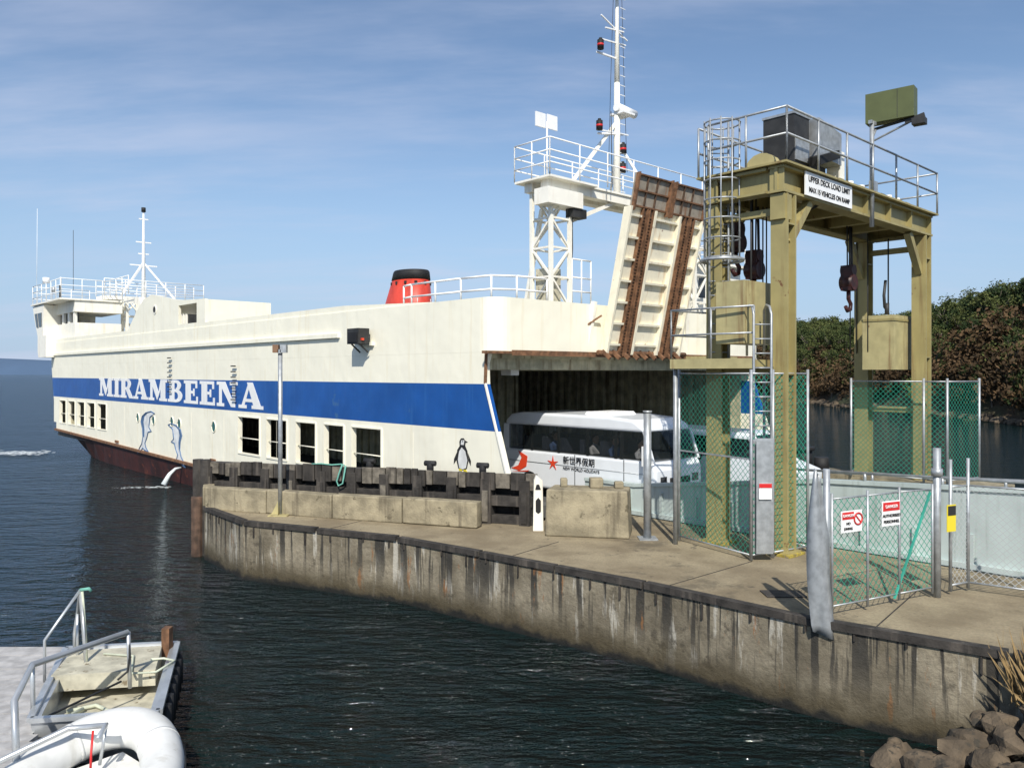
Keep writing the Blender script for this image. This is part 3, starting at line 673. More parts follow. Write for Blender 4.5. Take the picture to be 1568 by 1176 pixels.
def ibeam_s(t,s0,s1,z0,z1,w=.34,m=m_olive):
    b.box(t-w/2,t+w/2,s0,s1,z0,z0+.05,m); b.box(t-w/2,t+w/2,s0,s1,z1-.05,z1,m); b.box(t-.03,t+.03,s0,s1,z0+.05,z1-.05,m)
    k=6
    for i in range(k+1):
        s=s0+.03+(s1-s0-.09)*i/k; b.box(t-w/2+.02,t+w/2-.02,s,s+.03,z0+.05,z1-.05,m)
ibeam_s(tF,sL-.3,sR+.3,8.52,9.05); ibeam_s(tB,sL-.3,sR+.3,8.52,9.05)
for s in(sL-.32,sR+.32-.34):
    b.box(tF+.2,tB-.2,s,s+.34,8.53,8.58,m_olive); b.box(tF+.2,tB-.2,s,s+.34,8.98,9.04,m_olive); b.box(tF+.2,tB-.2,s+.14,s+.2,8.58,8.98,m_olive)
for s in (3.2,4.6,6.0,7.2): b.box(tF+.18,tB-.18,s,s+.18,8.6,8.85,m_olive)
b.box(tF-.28,tB+.28,sL-.4,sR+.4,9.06,9.10,m_olive)
for t in(tF,tB):
    b.beam((t,sL+.15,7.55),(t,sL+1.0,8.5),.16,.16,m_olive); b.beam((t,sR-.15,7.55),(t,sR-.9,8.5),.16,.16,m_olive)
    b.beam((t,sL-.1,8.0),(t,sL-.1,8.5),.3,.3,m_olive)
for s in(sL,sR): b.beam((tF+.18,s,8.2),(tB-.18,s,8.2),.12,.14,m_olive); b.beam((tF+.1,s,5.0 if s<3 else 4.0),(tB-.1,s,5.0 if s<3 else 4.0),.12,.14,m_olive)
for s in(sL+.1,3.5,6.3,sR-.3):
    b.prism([(-6.9+.38*math.cos(a*math.pi/8),9.1+.38*math.sin(a*math.pi/8)) for a in range(9)],s,s+.22,m_olive_l)
for s in (2.9,5.0,7.5): b.box(-7.1,-6.4,s,s+.5,9.1,9.4,m_dark)
b.box(-7.15,-6.35,sR-.95,sR+.25,5.05,6.45,m_olive_l); b.box(-7.17,-6.33,sR-.97,sR+.27,6.3,6.36,m_olive)
b.box(-7.05,-6.4,sL-.75,sL+.6,5.55,6.8,m_olive_l)
for s in(sR-.3,sL): b.tube((-6.75,s,6.6),(-6.75,s,8.5),.02,m_dark); b.tube((-6.75,s-.08,6.5),(-6.75,s-.08,6.8),.06,m_dark)
for t,s in((tB+.1,sR-.6),(tB+.1,sR-.2),(-6.6,sR-1.2),(-6.5,sL+.9),(-6.5,sL+1.05)): b.tube((t,s,5.5),(t,s,8.55),.016,m_dark)
b.done()
b=B('hoist_hooks',g,F)
def hook(t,s,z):
    b.box(t-.13,t+.13,s-.15,s+.15,z,z+.62,m_hook)
    b.tube((t-.16,s,z+.2),(t+.16,s,z+.2),.19,m_hook,k=16); b.tube((t-.15,s,z+.5),(t+.15,s,z+.5),.14,m_hook,k=16)
    b.path([(t,s,z),(t,s,z-.2),(t,s+.13,z-.32),(t,s+.1,z-.46),(t,s-.05,z-.5),(t,s-.15,z-.4)],.05,m_hook)
    b.tube((t,s-.05,z+.3),(t,s-.08,9.),.018,m_dark); b.tube((t,s+.05,z+.3),(t,s+.08,9.),.018,m_dark)
    b.tube((t,s+.2,z+.1),(t,s+.15,8.6),.03,m_dark,k=6)
hook(-6.3,2.25,7.0); hook(-6.6,6.15,7.0); hook(-6.0,2.0,7.6)
b.path([(-6.7,sR-.35,7.4),(-6.7,sR-.45,7.0),(-6.7,sR-.4,6.7),(-6.7,sR-.2,6.6)],.04,m_dark)
b.done()
b=B('platform_and_machinery',g,F)
rail(b,[(tF-.26,sL-.35,9.1),(tF-.26,sR+.35,9.1),(tB+.26,sR+.35,9.1),(tB+.26,sL-.35,9.1)],1.05,m_galv,.024,(1,.5),1.4)
rail(b,[(tF-.26,sL-.35,9.1),(tB+.0,sL-.38,9.1)],1.05,m_galv,.024,(1,.5),.8)
b.box(-7.3,-6.6,2.1,2.75,9.35,10.35,m_dark); b.box(-7.32,-6.58,2.08,2.8,10.35,10.4,m_galv)
b.box(-7.33,-7.301,2.14,2.71,9.4,9.85,m_galv)
b.prism([(2.9,9.6),(3.95,9.55),(3.95,10.25),(2.9,10.4)],-7.45,-6.7,m_galv,'a')
b.box(-7.2,-6.9,2.5,3.7,9.1,9.5,m_dark); b.box(-7.4,-7.1,3.97,4.2,9.3,9.9,m_cream_w)
b.beam((-7.5,2.6,9.4),(-7.4,3.7,9.75),.25,.18,m_black)
for s in(5.2,5.8,6.4,7.4,7.9): b.box(-7.3,-6.8,s,s+.25,9.1,9.35,m_olive_l); b.tube((-7,s+.12,9.35),(-7,s+.12,9.5),.1,m_cream_w)
for i in range(4): b.path([(-7.6+.02*i,sL+1.2+i*.1,9.0),(-7.58,sL+1.3+i*.1,8.6),(-7.3,sL+1.5,8.45)],.012,m_black,5)
b.tube((tF-.2,5.0,8.3),(tF-.2,5.0,10.7),.05,m_galv,k=10)
b.tube((tF-.2,5.0,10.3),(tF-.2,5.2,10.55),.025,m_galv); b.beam((tF-.2,4.9,10.68),(tF-.2,5.15,10.68),.08,.08,m_galv)
b.box(tF-.25,tF-.15,4.95,5.2,9.1,9.35,m_galv)
b.done()
b=B('floodlight_box',g)
pL=Vector((8.18,18.6,0)); pR=Vector((8.98,17.95,0)); dd=(pR-pL).normalized(); nb=Vector((-dd.y,dd.x,0))
FL=lambda a,bb,c: pL+dd*a+nb*bb+Vector((0,0,c))
b.fr=FL; LL=(pR-pL).length
b.box(0,LL,0,.34,10.72,11.40,m_green); b.box(LL*.66,LL*.67,-.004,0,10.74,11.38,m_dark)
b.tube((.1,.17,10.6),(LL*.95,.17,10.72),.035,m_dark); b.beam((LL*.8,.1,10.62),(LL+.2,.1,10.72),.05,.1,m_dark); b.box(LL*.95,LL+.22,.0,.25,10.52,10.66,m_dark)
b.tube((.15,.17,10.35),(LL*.85,.17,10.62),.025,m_galv)
b.done(.015)
b=B('load_sign_board',g,F); b.box(tF-.215,tF-.19,1.85,3.95,8.56,9.04,m_white); b.done()
nrm=-U; xdir=V
text('UPPER DECK LOAD LIMIT',.165,F(tF-.222,2.9,8.85),xdir,nrm,m_ink,g,'load_sign_text_top',bold=.006)
text('MAX 15 VEHICLES ON RAMP',.145,F(tF-.222,2.9,8.64),xdir,nrm,m_ink,g,'load_sign_text_bottom',bold=.006)
cl=empty('caged_ladder'); b=B('cage',cl); cx,cy=4.38,16.75
for z_ in [7.35+.4*i for i in range(8)]:
    b.path([(cx+.37*math.cos(a*math.pi/8),cy+.37*math.sin(a*math.pi/8),z_) for a in range(17)],.018,m_galv,5)
for a in range(10): b.tube((cx+.37*math.cos(a*math.pi/5),cy+.37*math.sin(a*math.pi/5),7.3),(cx+.37*math.cos(a*math.pi/5),cy+.37*math.sin(a*math.pi/5),10.2),.016,m_galv,k=5)
for d in(-.2,.2): b.tube((cx+d,cy+.25,5.2),(cx+d,cy+.25,10.3),.025,m_galv)
for i in range(16): b.tube((cx-.2,cy+.25,5.4+i*.3),(cx+.2,cy+.25,5.4+i*.3),.014,m_galv,k=5)
b.path([(cx+.43*math.cos(a*math.pi/8),cy+.43*math.sin(a*math.pi/8),7.3) for a in range(17)],.035,m_galv,6)
b.done()
b=B('access_landing',g)
lp=[(3.35,16.9),(4.7,15.6),(5.35,16.1),(4.3,17.6)]
b.prism(lp,5.08,5.22,m_olive,'c')
rail(b,[(3.35,16.9,5.22),(4.7,15.6,5.22)],1.05,m_galv,.022,(1,.5),.9); rail(b,[(3.35,16.9,5.22),(4.3,17.6,5.22)],1.05,m_galv,.022,(1,.5),.9)
b.beam((3.35,16.9,5.15),(4.7,15.6,5.15),.1,.2,m_olive_l)
b.tube((3.45,16.95,1.35),(3.45,16.95,5.1),.05,m_galv)
b.done()
b=B('access_ladder',g); lx,ly=4.85,15.55
for d in(-.17,.17):
    b.path([(lx+d,ly,1.4),(lx+d,ly,6.1),(lx+d,ly+.1,6.25),(lx+d,ly+.3,6.3),(lx+d,ly+.45,6.2),(lx+d,ly+.45,5.3)],.026,m_galv,7)
for i in range(16): b.tube((lx-.17,ly,1.7+i*.28),(lx+.17,ly,1.7+i*.28),.015,m_galv,k=5)
b.box(lx-.2,lx+.2,ly-.06,ly-.03,1.5,3.7,m_galv)
b.done()

# ================================================================ FENCES
def fence(name,pts,z0,z1,m=m_mesh,frame=W,r=.032,post_over=.08):
    e=empty(name); b=B('posts',e,frame); c=B('mesh',e,frame)
    for p in pts: b.tube((*p,z0-.0),(*p,z1+post_over),r,m_galv)
    for p,q in zip(pts,pts[1:]):
        b.tube((*p,z1),(*q,z1),r*.6,m_galv,k=6)
        b.tube((*p,z0+.1),(*q,z0+.1),r*.6,m_galv,k=6)
        c.panel(p,q,z0+.08,z1,m)
    b.done(); c.done(); return e
e=fence('ladder_enclosure_fence',[(3.6,17.3),(4.6,15.45),(5.1,15.7),(5.98,16.25),(5.4,17.2)],1.36,4.95)
b=B('gate_frame',e)
b.box(4.68,5.0,15.38,15.42,1.5,3.65,m_galv)
b.beam((3.6,17.3,3.3),(4.6,15.45,3.3),.03,.03,m_galv)
b.done()
bs=B('small_notice',e); bs.box(4.72,4.96,15.34,15.37,2.55,2.85,m_white); bs.box(4.72,4.96,15.33,15.34,2.77,2.85,m_signred); bs.done()
fence('dolphin_enclosure_fence',[(-5.5,9.0),(-5.9,7.85),(-7.75,7.85),(-8.3,7.85),(-8.6,9.2)],2.2,4.75,frame=F)
gf=fence('quay_gate_fence',[(4.72,11.85),(5.4,12.2),(6.05,12.55),(6.75,12.9)],1.42,3.1,r=.022)
b=B('frame_braces',gf)
b.beam((5.95,12.5,1.45),(6.7,12.87,3.05),.03,.03,M('green_tube',(.05,.35,.26),.5)); b.done()
b=B('gate_post'); b.tube((6.85,12.95,1.35),(6.85,12.95,3.75),.06,m_galv,k=12); b.tube((4.62,11.8,1.35),(4.62,11.8,3.55),.05,m_galv,k=12); b.tube((6.85,12.95,3.3),(6.85,12.95,3.42),.09,m_galv); b.done()
fence('side_chain_fence',[(7.15,13.1),(7.55,13.3),(8.5,12.6),(9.6,11.8)],1.4,3.1,m=m_meshg,r=.028,post_over=.45)
b=B('bent_metal_sheet')
pts=[];N=12
for i in range(N+1):
    z_=1.15+2.45*i/N; bend=.10*math.sin(i/N*3.1)
    wdt=.32*(1-.75*max(0,(i-7)/5.)) 
    for j in range(5):
        u=j/4; pts.append((4.26+bend*-.8+.05*(i/N)+u*wdt+.03*(1-i/N),11.46+.05*math.sin(u*6+i*.3),z_+(.12*(1-u) if i==0 else 0)-(.10*u if i==N else 0)))
fs=[(i*5+j,i*5+j+1,(i+1)*5+j+1,(i+1)*5+j) for i in range(N) for j in range(4)]
for f in b.faces(pts,fs,m_galv): f.smooth=True
o=b.done(); md=o.modifiers.new('s','SOLIDIFY'); md.thickness=.012
b=B('metal_plate'); b.box(4.1,4.75,12.9,13.3,1.354,1.37,m_timber); b.done()
def sign(name,p,q,z0,z1,header,hm,lines,m=m_white,icon=False):
    e=empty(name); P=Vector((*p,0));Q=Vector((*q,0)); d=(Q-P).normalized(); nn=Vector((d.y,-d.x,0))
    if nn.y>0: nn=-nn
    b=B('board',e,lambda a,bb,c:P+d*a+nn*bb+Vector((0,0,c))); L_=(Q-P).length
    b.box(0,L_,.03,.04,z0,z1,m); b.box(.02,L_*(.6 if icon else .97),.04,.044,z1-(z1-z0)*.40,z1-.02,hm)
    if icon:
        c=(L_*.8,(z0+z1)/2+.03); b.path([(c[0]+.085*math.cos(a*math.pi/8),.048,c[1]+.085*math.sin(a*math.pi/8)) for a in range(17)],.012,m_signred,5); b.beam((c[0]-.06,.048,c[1]+.06),(c[0]+.06,.048,c[1]-.06),.015,.015,m_signred)
    b.done()
    c=P+d*(L_*(.32 if icon else .5))+nn*.05
    if header: text(header,(z1-z0)*.18,(c.x,c.y,z1-(z1-z0)*.28),d,nn,m_white,e,'header',bold=0)
    for i,l in enumerate(lines): text(l,(z1-z0)*.17,(c.x,c.y,z0+(z1-z0)*(.36-.24*i)),d,nn,m_ink,e,'line',bold=0)
sign('danger_sign',(4.83,11.86),(5.22,12.06),2.6,2.92,'DANGER',m_signred,['NO','DIVING'],icon=True)
sign('notice_sign',(5.62,12.27),(5.98,12.45),2.62,3.0,'DANGER',m_signred,['AUTHORISED','PERSONNEL'])
sign('yellow_warning_sign',(6.93,12.86),(7.12,12.95),2.42,2.85,'',m_ink,[],m=m_yel)

# ================================================================ SEA & TERRAIN
b=B('sea'); S=5200
b.faces([(-S,-60,0),(S,-60,0),(S,S,0),(-S,S,0)],[(0,1,2,3)],m_water); b.done()
b=B('seabed_ground'); b.faces([(-S,-60,-3),(S,-60,-3),(S,S,-3),(-S,S,-3)],[(0,1,2,3)],m_timber_l); b.done()
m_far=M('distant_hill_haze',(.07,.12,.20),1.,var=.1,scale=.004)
b=B('distant_hill')
pts=[];N=60
for i in range(N+1):
    x=-3400+i*60; px=i/N; h=84*(.75+.3*noise.noise(Vector((px*5,2,0))))*min(1,max(0,(x+3500)/300))*min(1,max(0.02,(200-x)/900))
    pts+= [(x,3000,-1),(x,3000+120,h),(x,3600,h*.8)]
fs=[]
for i in range(N):
    for j in range(2): fs.append((i*3+j,i*3+3+j,i*3+4+j,i*3+1+j))
for f in b.faces(pts,fs,m_far): f.smooth=True
b.done()
m_head,n,bb=nt('headland_soil'); co=objco(n)
c=mixc(n,ramp(n,noise_node(n,co,.25,6,.7),.35,.65),(.07,.045,.025),(.05,.06,.025))
n.links.new(c,bb.inputs['Base Color']); bb.inputs['Roughness'].default_value=1
def shore(y): return 49-max(0,y-128)*.32+2*noise.noise(Vector((0,y*.08,3)))
def hh(x,y):
    D=x-shore(y)
    if D<0: return -.8+D*.05
    H=17-5.5*max(0,min(1,(y-95)/40))
    return H*(1-math.exp(-D/13))+1.2*noise.noise(Vector((x*.06,y*.06,0)))*min(1,D/8)+ .4*min(1,D)
b=B('headland_hill'); nx,ny=62,90; pts=[]
for j in range(ny+1):
    for i in range(nx+1):
        x=12+i*2.5; y=45+j*2.0; pts.append((x,y,hh(x,y)))
fs=[(j*(nx+1)+i,j*(nx+1)+i+1,(j+1)*(nx+1)+i+1,(j+1)*(nx+1)+i) for j in range(ny) for i in range(nx)]
for f in b.faces(pts,fs,m_head): f.smooth=True
b.done()
def leafmat(name,c1,c2):
    m,n,bb=nt(name); oi=n.nodes.new('ShaderNodeObjectInfo'); co=objco(n)
    f=math_(n,'ADD',math_(n,'MULTIPLY',oi.outputs['Random'],.6),math_(n,'MULTIPLY',noise_node(n,co,1.2,3),.6))
    c=mixc(n,ramp(n,f,.3,.85),c1,c2); n.links.new(c,bb.inputs['Base Color']); bb.inputs['Roughness'].default_value=.8
    bb.inputs['Specular IOR Level'].default_value=.2; return m
m_leafg=leafmat('eucalypt_leaf',(.030,.050,.016),(.095,.11,.034)); m_leafd=leafmat('pine_leaf',(.010,.024,.010),(.028,.048,.018)); m_leafb=leafmat('scrub_leaf',(.045,.030,.015),(.11,.068,.034)); m_bark=M('bark',(.18,.15,.12),.9)
def leaf(b,c,sz,mi):
    n1=Vector((random.gauss(0,1),random.gauss(0,1),random.gauss(0,1))).normalized(); a=n1.orthogonal().normalized(); d=n1.cross(a)
    s=sz*random.uniform(.6,1.3); vs=[b.bm.verts.new(c+a*s*i+d*s*.6*j) for i,j in((-1,0),(0,-1),(1,0),(0,1))]
    f=b.bm.faces.new(vs); f.material_index=mi
def tree_mesh(name,kind,seed):
    random.seed(seed); b=B(name)
    if kind=='euc':
        b.path([(0,0,-.5),(.1,.05,1.5),(.0,.2,3.2),(.2,.1,4.2)],[.2,.16,.11,.05],m_bark,6)
        cl=[]
        for i in range(15):
            a=random.uniform(0,6.28);r=random.uniform(.4,2.0);z_=random.uniform(2.0,5.6); r*=1-.09*abs(z_-3.8)
            c=Vector((r*math.cos(a),r*math.sin(a),z_)); cl.append((c,random.uniform(.6,1.05))); b.path([(0,0.1,z_*.55),tuple(c*.6+Vector((0,0,z_*.25))),tuple(c)],[.07,.05,.02],m_bark,4)
        mi=b.mi(m_leafg)
        for c,r in cl:
            for k in range(70):
                v=Vector((random.gauss(0,.5),random.gauss(0,.5),random.gauss(0,.34)))*r; leaf(b,c+v,.165,mi)
    elif kind=='pine':
        b.path([(0,0,-.5),(0,0,3),(0,0,7.3)],[.2,.13,.03],m_bark,6); mi=b.mi(m_leafd)
        for i in range(26):
            z_=1.6+5.6*i/26; R=(1-(z_-1.0)/7.2)*2.6*random.uniform(.6,1.1); a=i*2.4
            b.path([(0,0,z_),(R*math.cos(a),R*math.sin(a),z_+.25)],[.04,.015],m_bark,4)
            for k in range(55):
                u=random.random()**.6; leaf(b,Vector((R*u*math.cos(a)+random.gauss(0,.3),R*u*math.sin(a)+random.gauss(0,.3),z_+.2*u+random.gauss(0,.18))),.18,mi)
    else:
        mi=b.mi(m_leafb if kind=='scrubb' else m_leafg)
        b.path([(0,0,-.3),(.1,0,.6)],[.06,.03],m_bark,4)
        for i in range(5):
            c=Vector((random.gauss(0,.5),random.gauss(0,.5),random.uniform(.4,1.1)))
            for k in range(60): leaf(b,c+Vector((random.gauss(0,.35),random.gauss(0,.35),random.gauss(0,.28))),.13,mi)
    me=bpy.data.meshes.new(name); b.bm.to_mesh(me); b.bm.free()
    for m in b.mats: me.materials.append(m)
    return me
eu=[tree_mesh('eucalypt_%d'%i,'euc',i+11) for i in range(3)]; pi_=[tree_mesh('pine_%d'%i,'pine',i+40) for i in range(2)]
sb=[tree_mesh('scrub_%d'%i,'scrubb',i+60) for i in range(2)]; sg=[tree_mesh('bush_%d'%i,'scrubg',i+80) for i in range(2)]
random.seed(5)
woods=empty('hillside_trees')
def inst(me,x,y,s,dz=-.1):
    o=bpy.data.objects.new(me.name,me); scene.collection.objects.link(o); o.parent=woods
    o.location=(x,y,hh(x,y)+dz); o.rotation_euler=(random.uniform(-.08,.08),random.uniform(-.08,.08),random.uniform(0,6.28)); o.scale=(s*random.uniform(.85,1.2),s*random.uniform(.85,1.2),s)
cnt=0
while cnt<1250:
    y=random.uniform(62,180); x=shore(y)+random.uniform(.8,34)
    if not(.27<x/y<.72): 
        cnt+=.1; continue
    cnt+=1; D=x-shore(y); r=random.random()
    top=D>12
    if top and r<.6:
        if y<118 and r<.2: inst(random.choice(pi_),x,y,random.uniform(.5,.8))
        else: inst(random.choice(eu),x,y,random.uniform(.6,1.05))
    elif r<.62: inst(random.choice(sb),x,y,random.uniform(1.2,2.2))
    elif r<.80: inst(random.choice(sg),x,y,random.uniform(1.1,2.))
    else: inst(random.choice(eu),x,y,random.uniform(.4,.75))
def rocks(name,plist,mat):
    bm=bmesh.new()
    for (x,y,z_,r) in plist:
        res=bmesh.ops.create_icosphere(bm,subdivisions=2,radius=r); sd=Vector((random.random()*50,random.random()*50,0))
        sc=Vector((random.uniform(.8,1.3),random.uniform(.7,1.1),random.uniform(.55,.85))); rot=Matrix.Rotation(random.uniform(0,6.28),3,'Z')@Matrix.Rotation(random.uniform(-.5,.5),3,'X')
        for v in res['verts']:
            d=v.co.normalized(); c=noise.cell(d*1.6+sd)
            k=1+.28*noise.noise(d*1.7+sd)+.18*(c-.5)
            p=rot@Vector((v.co.x*sc.x*k,v.co.y*sc.y*k,v.co.z*sc.z*k)); v.co=p+Vector((x,y,z_))
    me=bpy.data.meshes.new(name); bm.to_mesh(me); bm.free(); me.materials.append(mat)
    o=bpy.data.objects.new(name,me); scene.collection.objects.link(o); return o
m_rock=M('brown_rock',(.12,.09,.058),.9,var=.5,scale=3,bmp=.9,patch=(.05,.042,.03),pth=.55)
rocks('shoreline_rocks',[(shore(y)+random.uniform(-.6,.8),y,random.uniform(0,.3),random.uniform(.4,1.)) for y in [62+i*.45 for i in range(260)]],m_rock)
pl=[]
for i in range(620):
    x=random.uniform(4.35,10); ymax=10.9-(x-4.4)*.62; y=random.uniform(4.5,ymax)
    z_=-.25+(x-4.6)*.62+ (y-8)*.05
    if z_<-.15 and random.random()<.4: continue
    pl.append((x,y,min(1.9,max(-.25,z_)),random.uniform(.08,.32)))
rocks('rock_pile',pl,m_rock)
b=B('bank_soil'); b.faces([(4.9,4,-.6),(11,4,3.2),(11,8,2.2),(6.9,9.7,.9),(5.0,10.9,-.5)],[(0,1,2,3,4)],m_rock); b.done()
b=B('dry_grass_tuft'); mi=b.mi(m_grass)
for i in range(520):
    x=6.45+random.gauss(0,.16)+.12; y=9.75+random.gauss(0,.2); z_=.85; h=random.uniform(.25,1.0); dx,dy=random.gauss(0,.16),random.gauss(0,.14); w=.007
    vs=[b.bm.verts.new(p) for p in((x-w,y,z_),(x+w,y,z_),(x+dx*.5+w*.7,y+dy*.5,z_+h*.6),(x+dx,y+dy,z_+h))]; f=b.bm.faces.new(vs); f.material_index=mi
b.done()

# ================================================================ PONTOON, PUNT, INFLATABLE
pn=empty('floating_pontoon'); b=B('decking',pn)
for i in range(26):
    y0=8.0+i*.2; xr=-5.15-(y0-8.0)*.41; b.box(-12,xr,y0,y0+.185,.42,.47+random.uniform(-.006,.006),m_plank)
b.prism([(-12,8.0),(-5.2,8.0),(-7.2,13.15),(-12,13.15)],.02,.40,m_timber_l,'c')
b.done()
b=B('gangway_handrail')
for pth,r in (([(-6.75,12.4,.5),(-6.75,12.4,.95),(-6.45,12.0,1.7),(-6.3,11.9,.55)],.028),([(-6.75,11.6,.5),(-6.75,11.6,1.1),(-6.45,12.0,1.72)],.022),([(-5.55,9.0,.5),(-5.7,9.2,1.2),(-6.15,10.3,1.22),(-5.35,11.2,1.35)],.04),([(-6.15,10.3,1.22),(-6.2,10.4,.5)],.03),([(-5.35,11.2,1.35),(-5.35,11.25,.55)],.028),([(-6.6,12.2,.5),(-6.6,12.2,1.3)],.02)):
    b.path(pth,r,m_alu,8)
b.path([(-6.45,12.0,1.72),(-6.32,12.0,1.74),(-6.3,12.02,1.70)],.025,m_rope,6); b.path([(-6.42,12.0,1.7),(-6.38,12.0,1.2),(-6.3,11.9,.7)],.018,m_rope2,6)
b.path([(-5.35,11.2,1.33),(-5.33,11.2,1.0),(-5.36,11.2,.8),(-5.45,11.1,.72)],.016,m_dark,5); b.done()
pu=empty('work_punt'); b=B('hull',pu)
c=[(-7.0,12.6),(-5.35,12.85),(-4.50,10.25),(-6.0,10.0)]
cx_=sum(p[0] for p in c)/4; cy_=sum(p[1] for p in c)/4
inn=[(cx_+(x-cx_)*.86,cy_+(y-cy_)*.88) for x,y in c]; bot=[(cx_+(x-cx_)*.88,cy_+(y-cy_)*.88) for x,y in c]
pts=[(x,y,-.2) for x,y in bot]+[(x,y,.62) for x,y in c]+[(x,y,.62) for x,y in inn]+[(x,y,.28) for x,y in inn]
fs=[(3,2,1,0)]
for i in range(4):
    j=(i+1)%4; fs+= [(i,j,4+j,4+i),(4+i,4+j,8+j,8+i),(8+i,8+j,12+j,12+i)]
fs.append((12,13,14,15)); b.faces(pts,fs,m_alu)
for i in range(4): b.beam((*c[i],.64),(*c[(i+1)%4],.64),.08,.06,m_alu)
b.prism([(-6.78,12.40),(-5.50,12.62),(-5.15,11.6),(-6.52,11.36)],.45,.68,m_punt,'c')
b.faces([(x,y,.285) for x,y in inn],[(0,1,2,3)],m_punt)
b.box(-5.5,-5.38,12.60,12.75,.5,.95,m_rust)
for i in range(7): b.tube((-5.22+i*.11,12.6-i*.33,.1),(-5.22+i*.11,12.6-i*.33,.58),.06,m_black)
b.path([(-5.35,11.9,.72),(-5.2,12.0,.7),(-5.0,11.9,.7),(-5.1,11.5,.68),(-5.4,11.4,.70),(-5.7,12.1,.70),(-6.2,12.2,.7)],.018,m_rope2,6)
b.path([(-5.4,11.1,.7),(-5.9,10.2,.6),(-5.4,10.1,.65)],.016,m_dark,5)
b.path([(-6.1,11.0,.32),(-5.8,11.2,.33),(-5.5,11.0,.32),(-5.7,10.7,.32),(-6.0,10.8,.33),(-5.9,11.05,.34)],.03,m_rope2,6)
b.done()
db=empty('inflatable_dinghy'); b=B('tubes',db)
path=[(-5.75,7.2,.34),(-5.62,8.3,.34),(-5.5,9.0,.38),(-5.38,9.55,.45),(-5.1,9.88,.53),(-4.75,9.98,.56),(-4.42,9.85,.53),(-4.12,9.45,.45),(-3.92,8.9,.38),(-3.8,8.2,.34),(-3.75,7.2,.34)]
sm=[]
for i in range(len(path)-1):
    p0=Vector(path[max(i-1,0)]);p1=Vector(path[i]);p2=Vector(path[i+1]);p3=Vector(path[min(i+2,len(path)-1)])
    for k in range(5):
        t=k/5; sm.append(tuple(.5*((2*p1)+(-p0+p2)*t+(2*p0-5*p1+4*p2-p3)*t*t+(-p0+3*p1-3*p2+p3)*t**3)))
sm.append(path[-1]); b.path(sm,.24,m_tube,24)
st=[]
for i,p in enumerate(sm):
    a=Vector(sm[min(i+1,len(sm)-1)])-Vector(sm[max(i-1,0)]); nn=Vector((-a.y,a.x,0)).normalized()
    st.append(tuple(Vector(p)+nn*.24))
b.path(st,.022,m_dark,6)
for i in (8,17,33,41):
    a=Vector(sm[i]); d=(Vector(sm[i+1])-a).normalized()
    b._ring([a-d*.02,a+d*.02],[.243,.243],m_tube,24)
b.done()
b=B('floor_and_seat',db); b.faces([(-5.6,7.2,.22),(-3.85,7.2,.22),(-4.0,9.3,.26),(-4.75,9.8,.34),(-5.4,9.3,.26)],[(0,1,2,3,4)],m_tube)
b.box(-5.55,-3.9,8.2,8.5,.42,.47,m_punt)
b.path([(-5.9,8.3,.66),(-5.2,9.4,.80),(-4.75,9.4,.84),(-4.7,9.1,.80)],.035,m_alu,8); b.path([(-4.75,9.4,.82),(-4.8,9.35,.4)],.02,m_alu,8)
b.path([(-4.85,9.3,.82),(-4.82,9.2,.60),(-4.80,9.15,.45)],.014,m_signred,5)
b.done()
# foam
b=B('sea_foam'); mi=b.mi(m_foam); random.seed(3)
def foam(x0,y0,dx,dy,nn_,s,sp):
    for i in range(nn_):
        u=random.random(); c=Vector((x0+dx*u+random.gauss(0,sp),y0+dy*u+random.gauss(0,sp),.012+random.random()*.02)); r=s*random.uniform(.3,1.2)*(1-u*.6)
        vs=[b.bm.verts.new(c+Vector((r*1.6*math.cos(a*1.05),r*math.sin(a*1.05)*.7,0))) for a in range(6)]; f=b.bm.faces.new(vs); f.material_index=mi
hp=F(20.9,-.1,0)
foam(hp.x-.1,hp.y-.9,-2.0,-.3,90,.07,.14)
foam(-29.4,49.6,-6,1.2,520,.12,.55)
b.done()
b=B('discharge_water',ferry,F); b.path([(20.8,0,.75),(20.8,-.25,.72),(20.8,-.5,.5),(20.8,-.75,.05)],[.04,.06,.09,.14],m_foam,8); b.done()

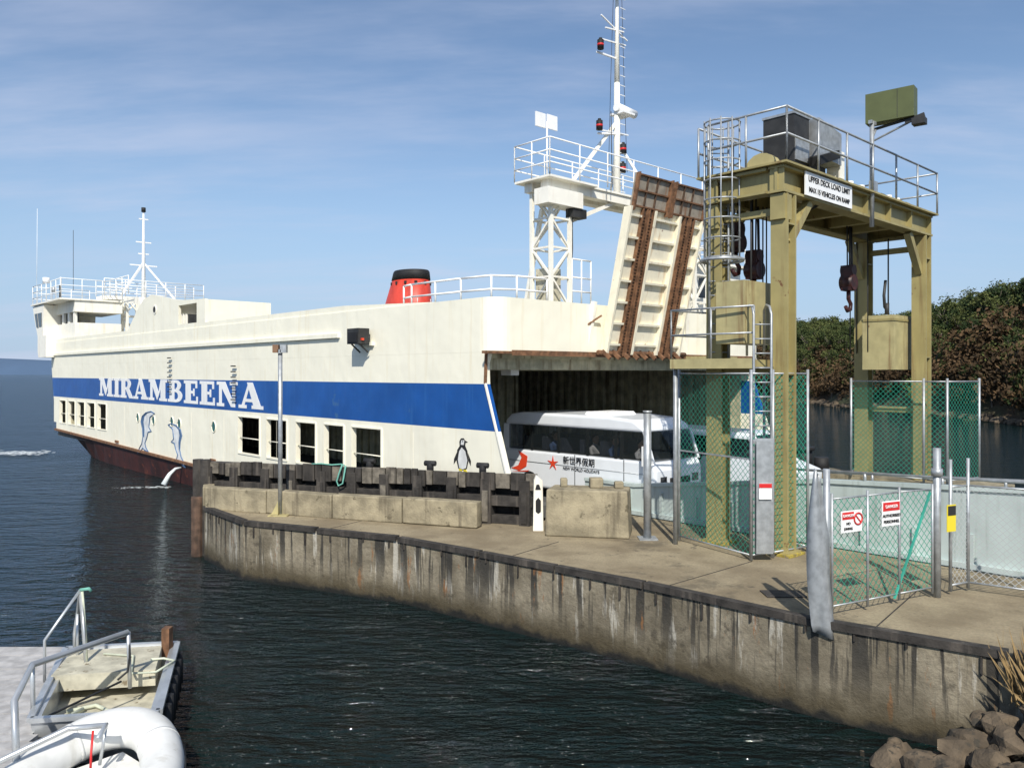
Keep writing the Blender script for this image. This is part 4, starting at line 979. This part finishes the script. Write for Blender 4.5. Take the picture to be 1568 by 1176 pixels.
# ================================================================ LIGHT, SKY, CAMERA
el=math.radians(43); az=math.radians(180)
sd=Vector((math.sin(az)*math.cos(el),math.cos(az)*math.cos(el),math.sin(el)))
sl=bpy.data.lights.new('sun','SUN'); sl.energy=5.0; sl.angle=math.radians(.53); sl.color=(1,.95,.86)
so=bpy.data.objects.new('sun',sl); scene.collection.objects.link(so); so.rotation_euler=sd.to_track_quat('Z','Y').to_euler(); so.location=(0,-10,40)
w=bpy.data.worlds.new('World'); scene.world=w; w.use_nodes=True; n=w.node_tree; bg=n.nodes['Background']
sky=n.nodes.new('ShaderNodeTexSky'); sky.sky_type='NISHITA'; sky.sun_disc=False; sky.sun_elevation=el; sky.sun_rotation=az; sky.air_density=1.; sky.dust_density=.35; sky.ozone_density=2.6
tc=n.nodes.new('ShaderNodeTexCoord'); sp=n.nodes.new('ShaderNodeSeparateXYZ'); n.links.new(tc.outputs['Generated'],sp.inputs[0])
zc=math_(n,'ADD',math_(n,'MAXIMUM',sp.outputs['Z'],0.),.16)
cb=n.nodes.new('ShaderNodeCombineXYZ'); n.links.new(math_(n,'DIVIDE',sp.outputs['X'],zc),cb.inputs[0]); n.links.new(math_(n,'DIVIDE',sp.outputs['Y'],zc),cb.inputs[1])
cv=mapping(n,cb.outputs[0],(.55,1.7,1),(0,0,.30))
f=noise_node(n,cv,1.1,6,.6); f2=noise_node(n,cb.outputs[0],.5,3)
hz=mixc(n,ramp(n,sp.outputs['Z'],0.,.34,.85,0),sky.outputs[0],(2.9,4.1,5.9))
fac=math_(n,'MULTIPLY',ramp(n,f,.42,.76,.0,.75),ramp(n,f2,.32,.64,.35,1))
col=mixc(n,fac,hz,(4.7,5.15,6.5))
n.links.new(col,bg.inputs['Color']); bg.inputs['Strength'].default_value=.13
cam=bpy.data.cameras.new('camera'); co_=bpy.data.objects.new('camera',cam); scene.collection.objects.link(co_)
co_.location=(0,0,4.95); co_.rotation_euler=(math.radians(90),0,0); cam.sensor_width=36; cam.lens=36*1230/1568; cam.shift_y=-16/1568; cam.clip_end=9000; cam.clip_start=.1
scene.camera=co_
scene.view_settings.view_transform='Standard'; scene.view_settings.look='None'; scene.view_settings.exposure=0
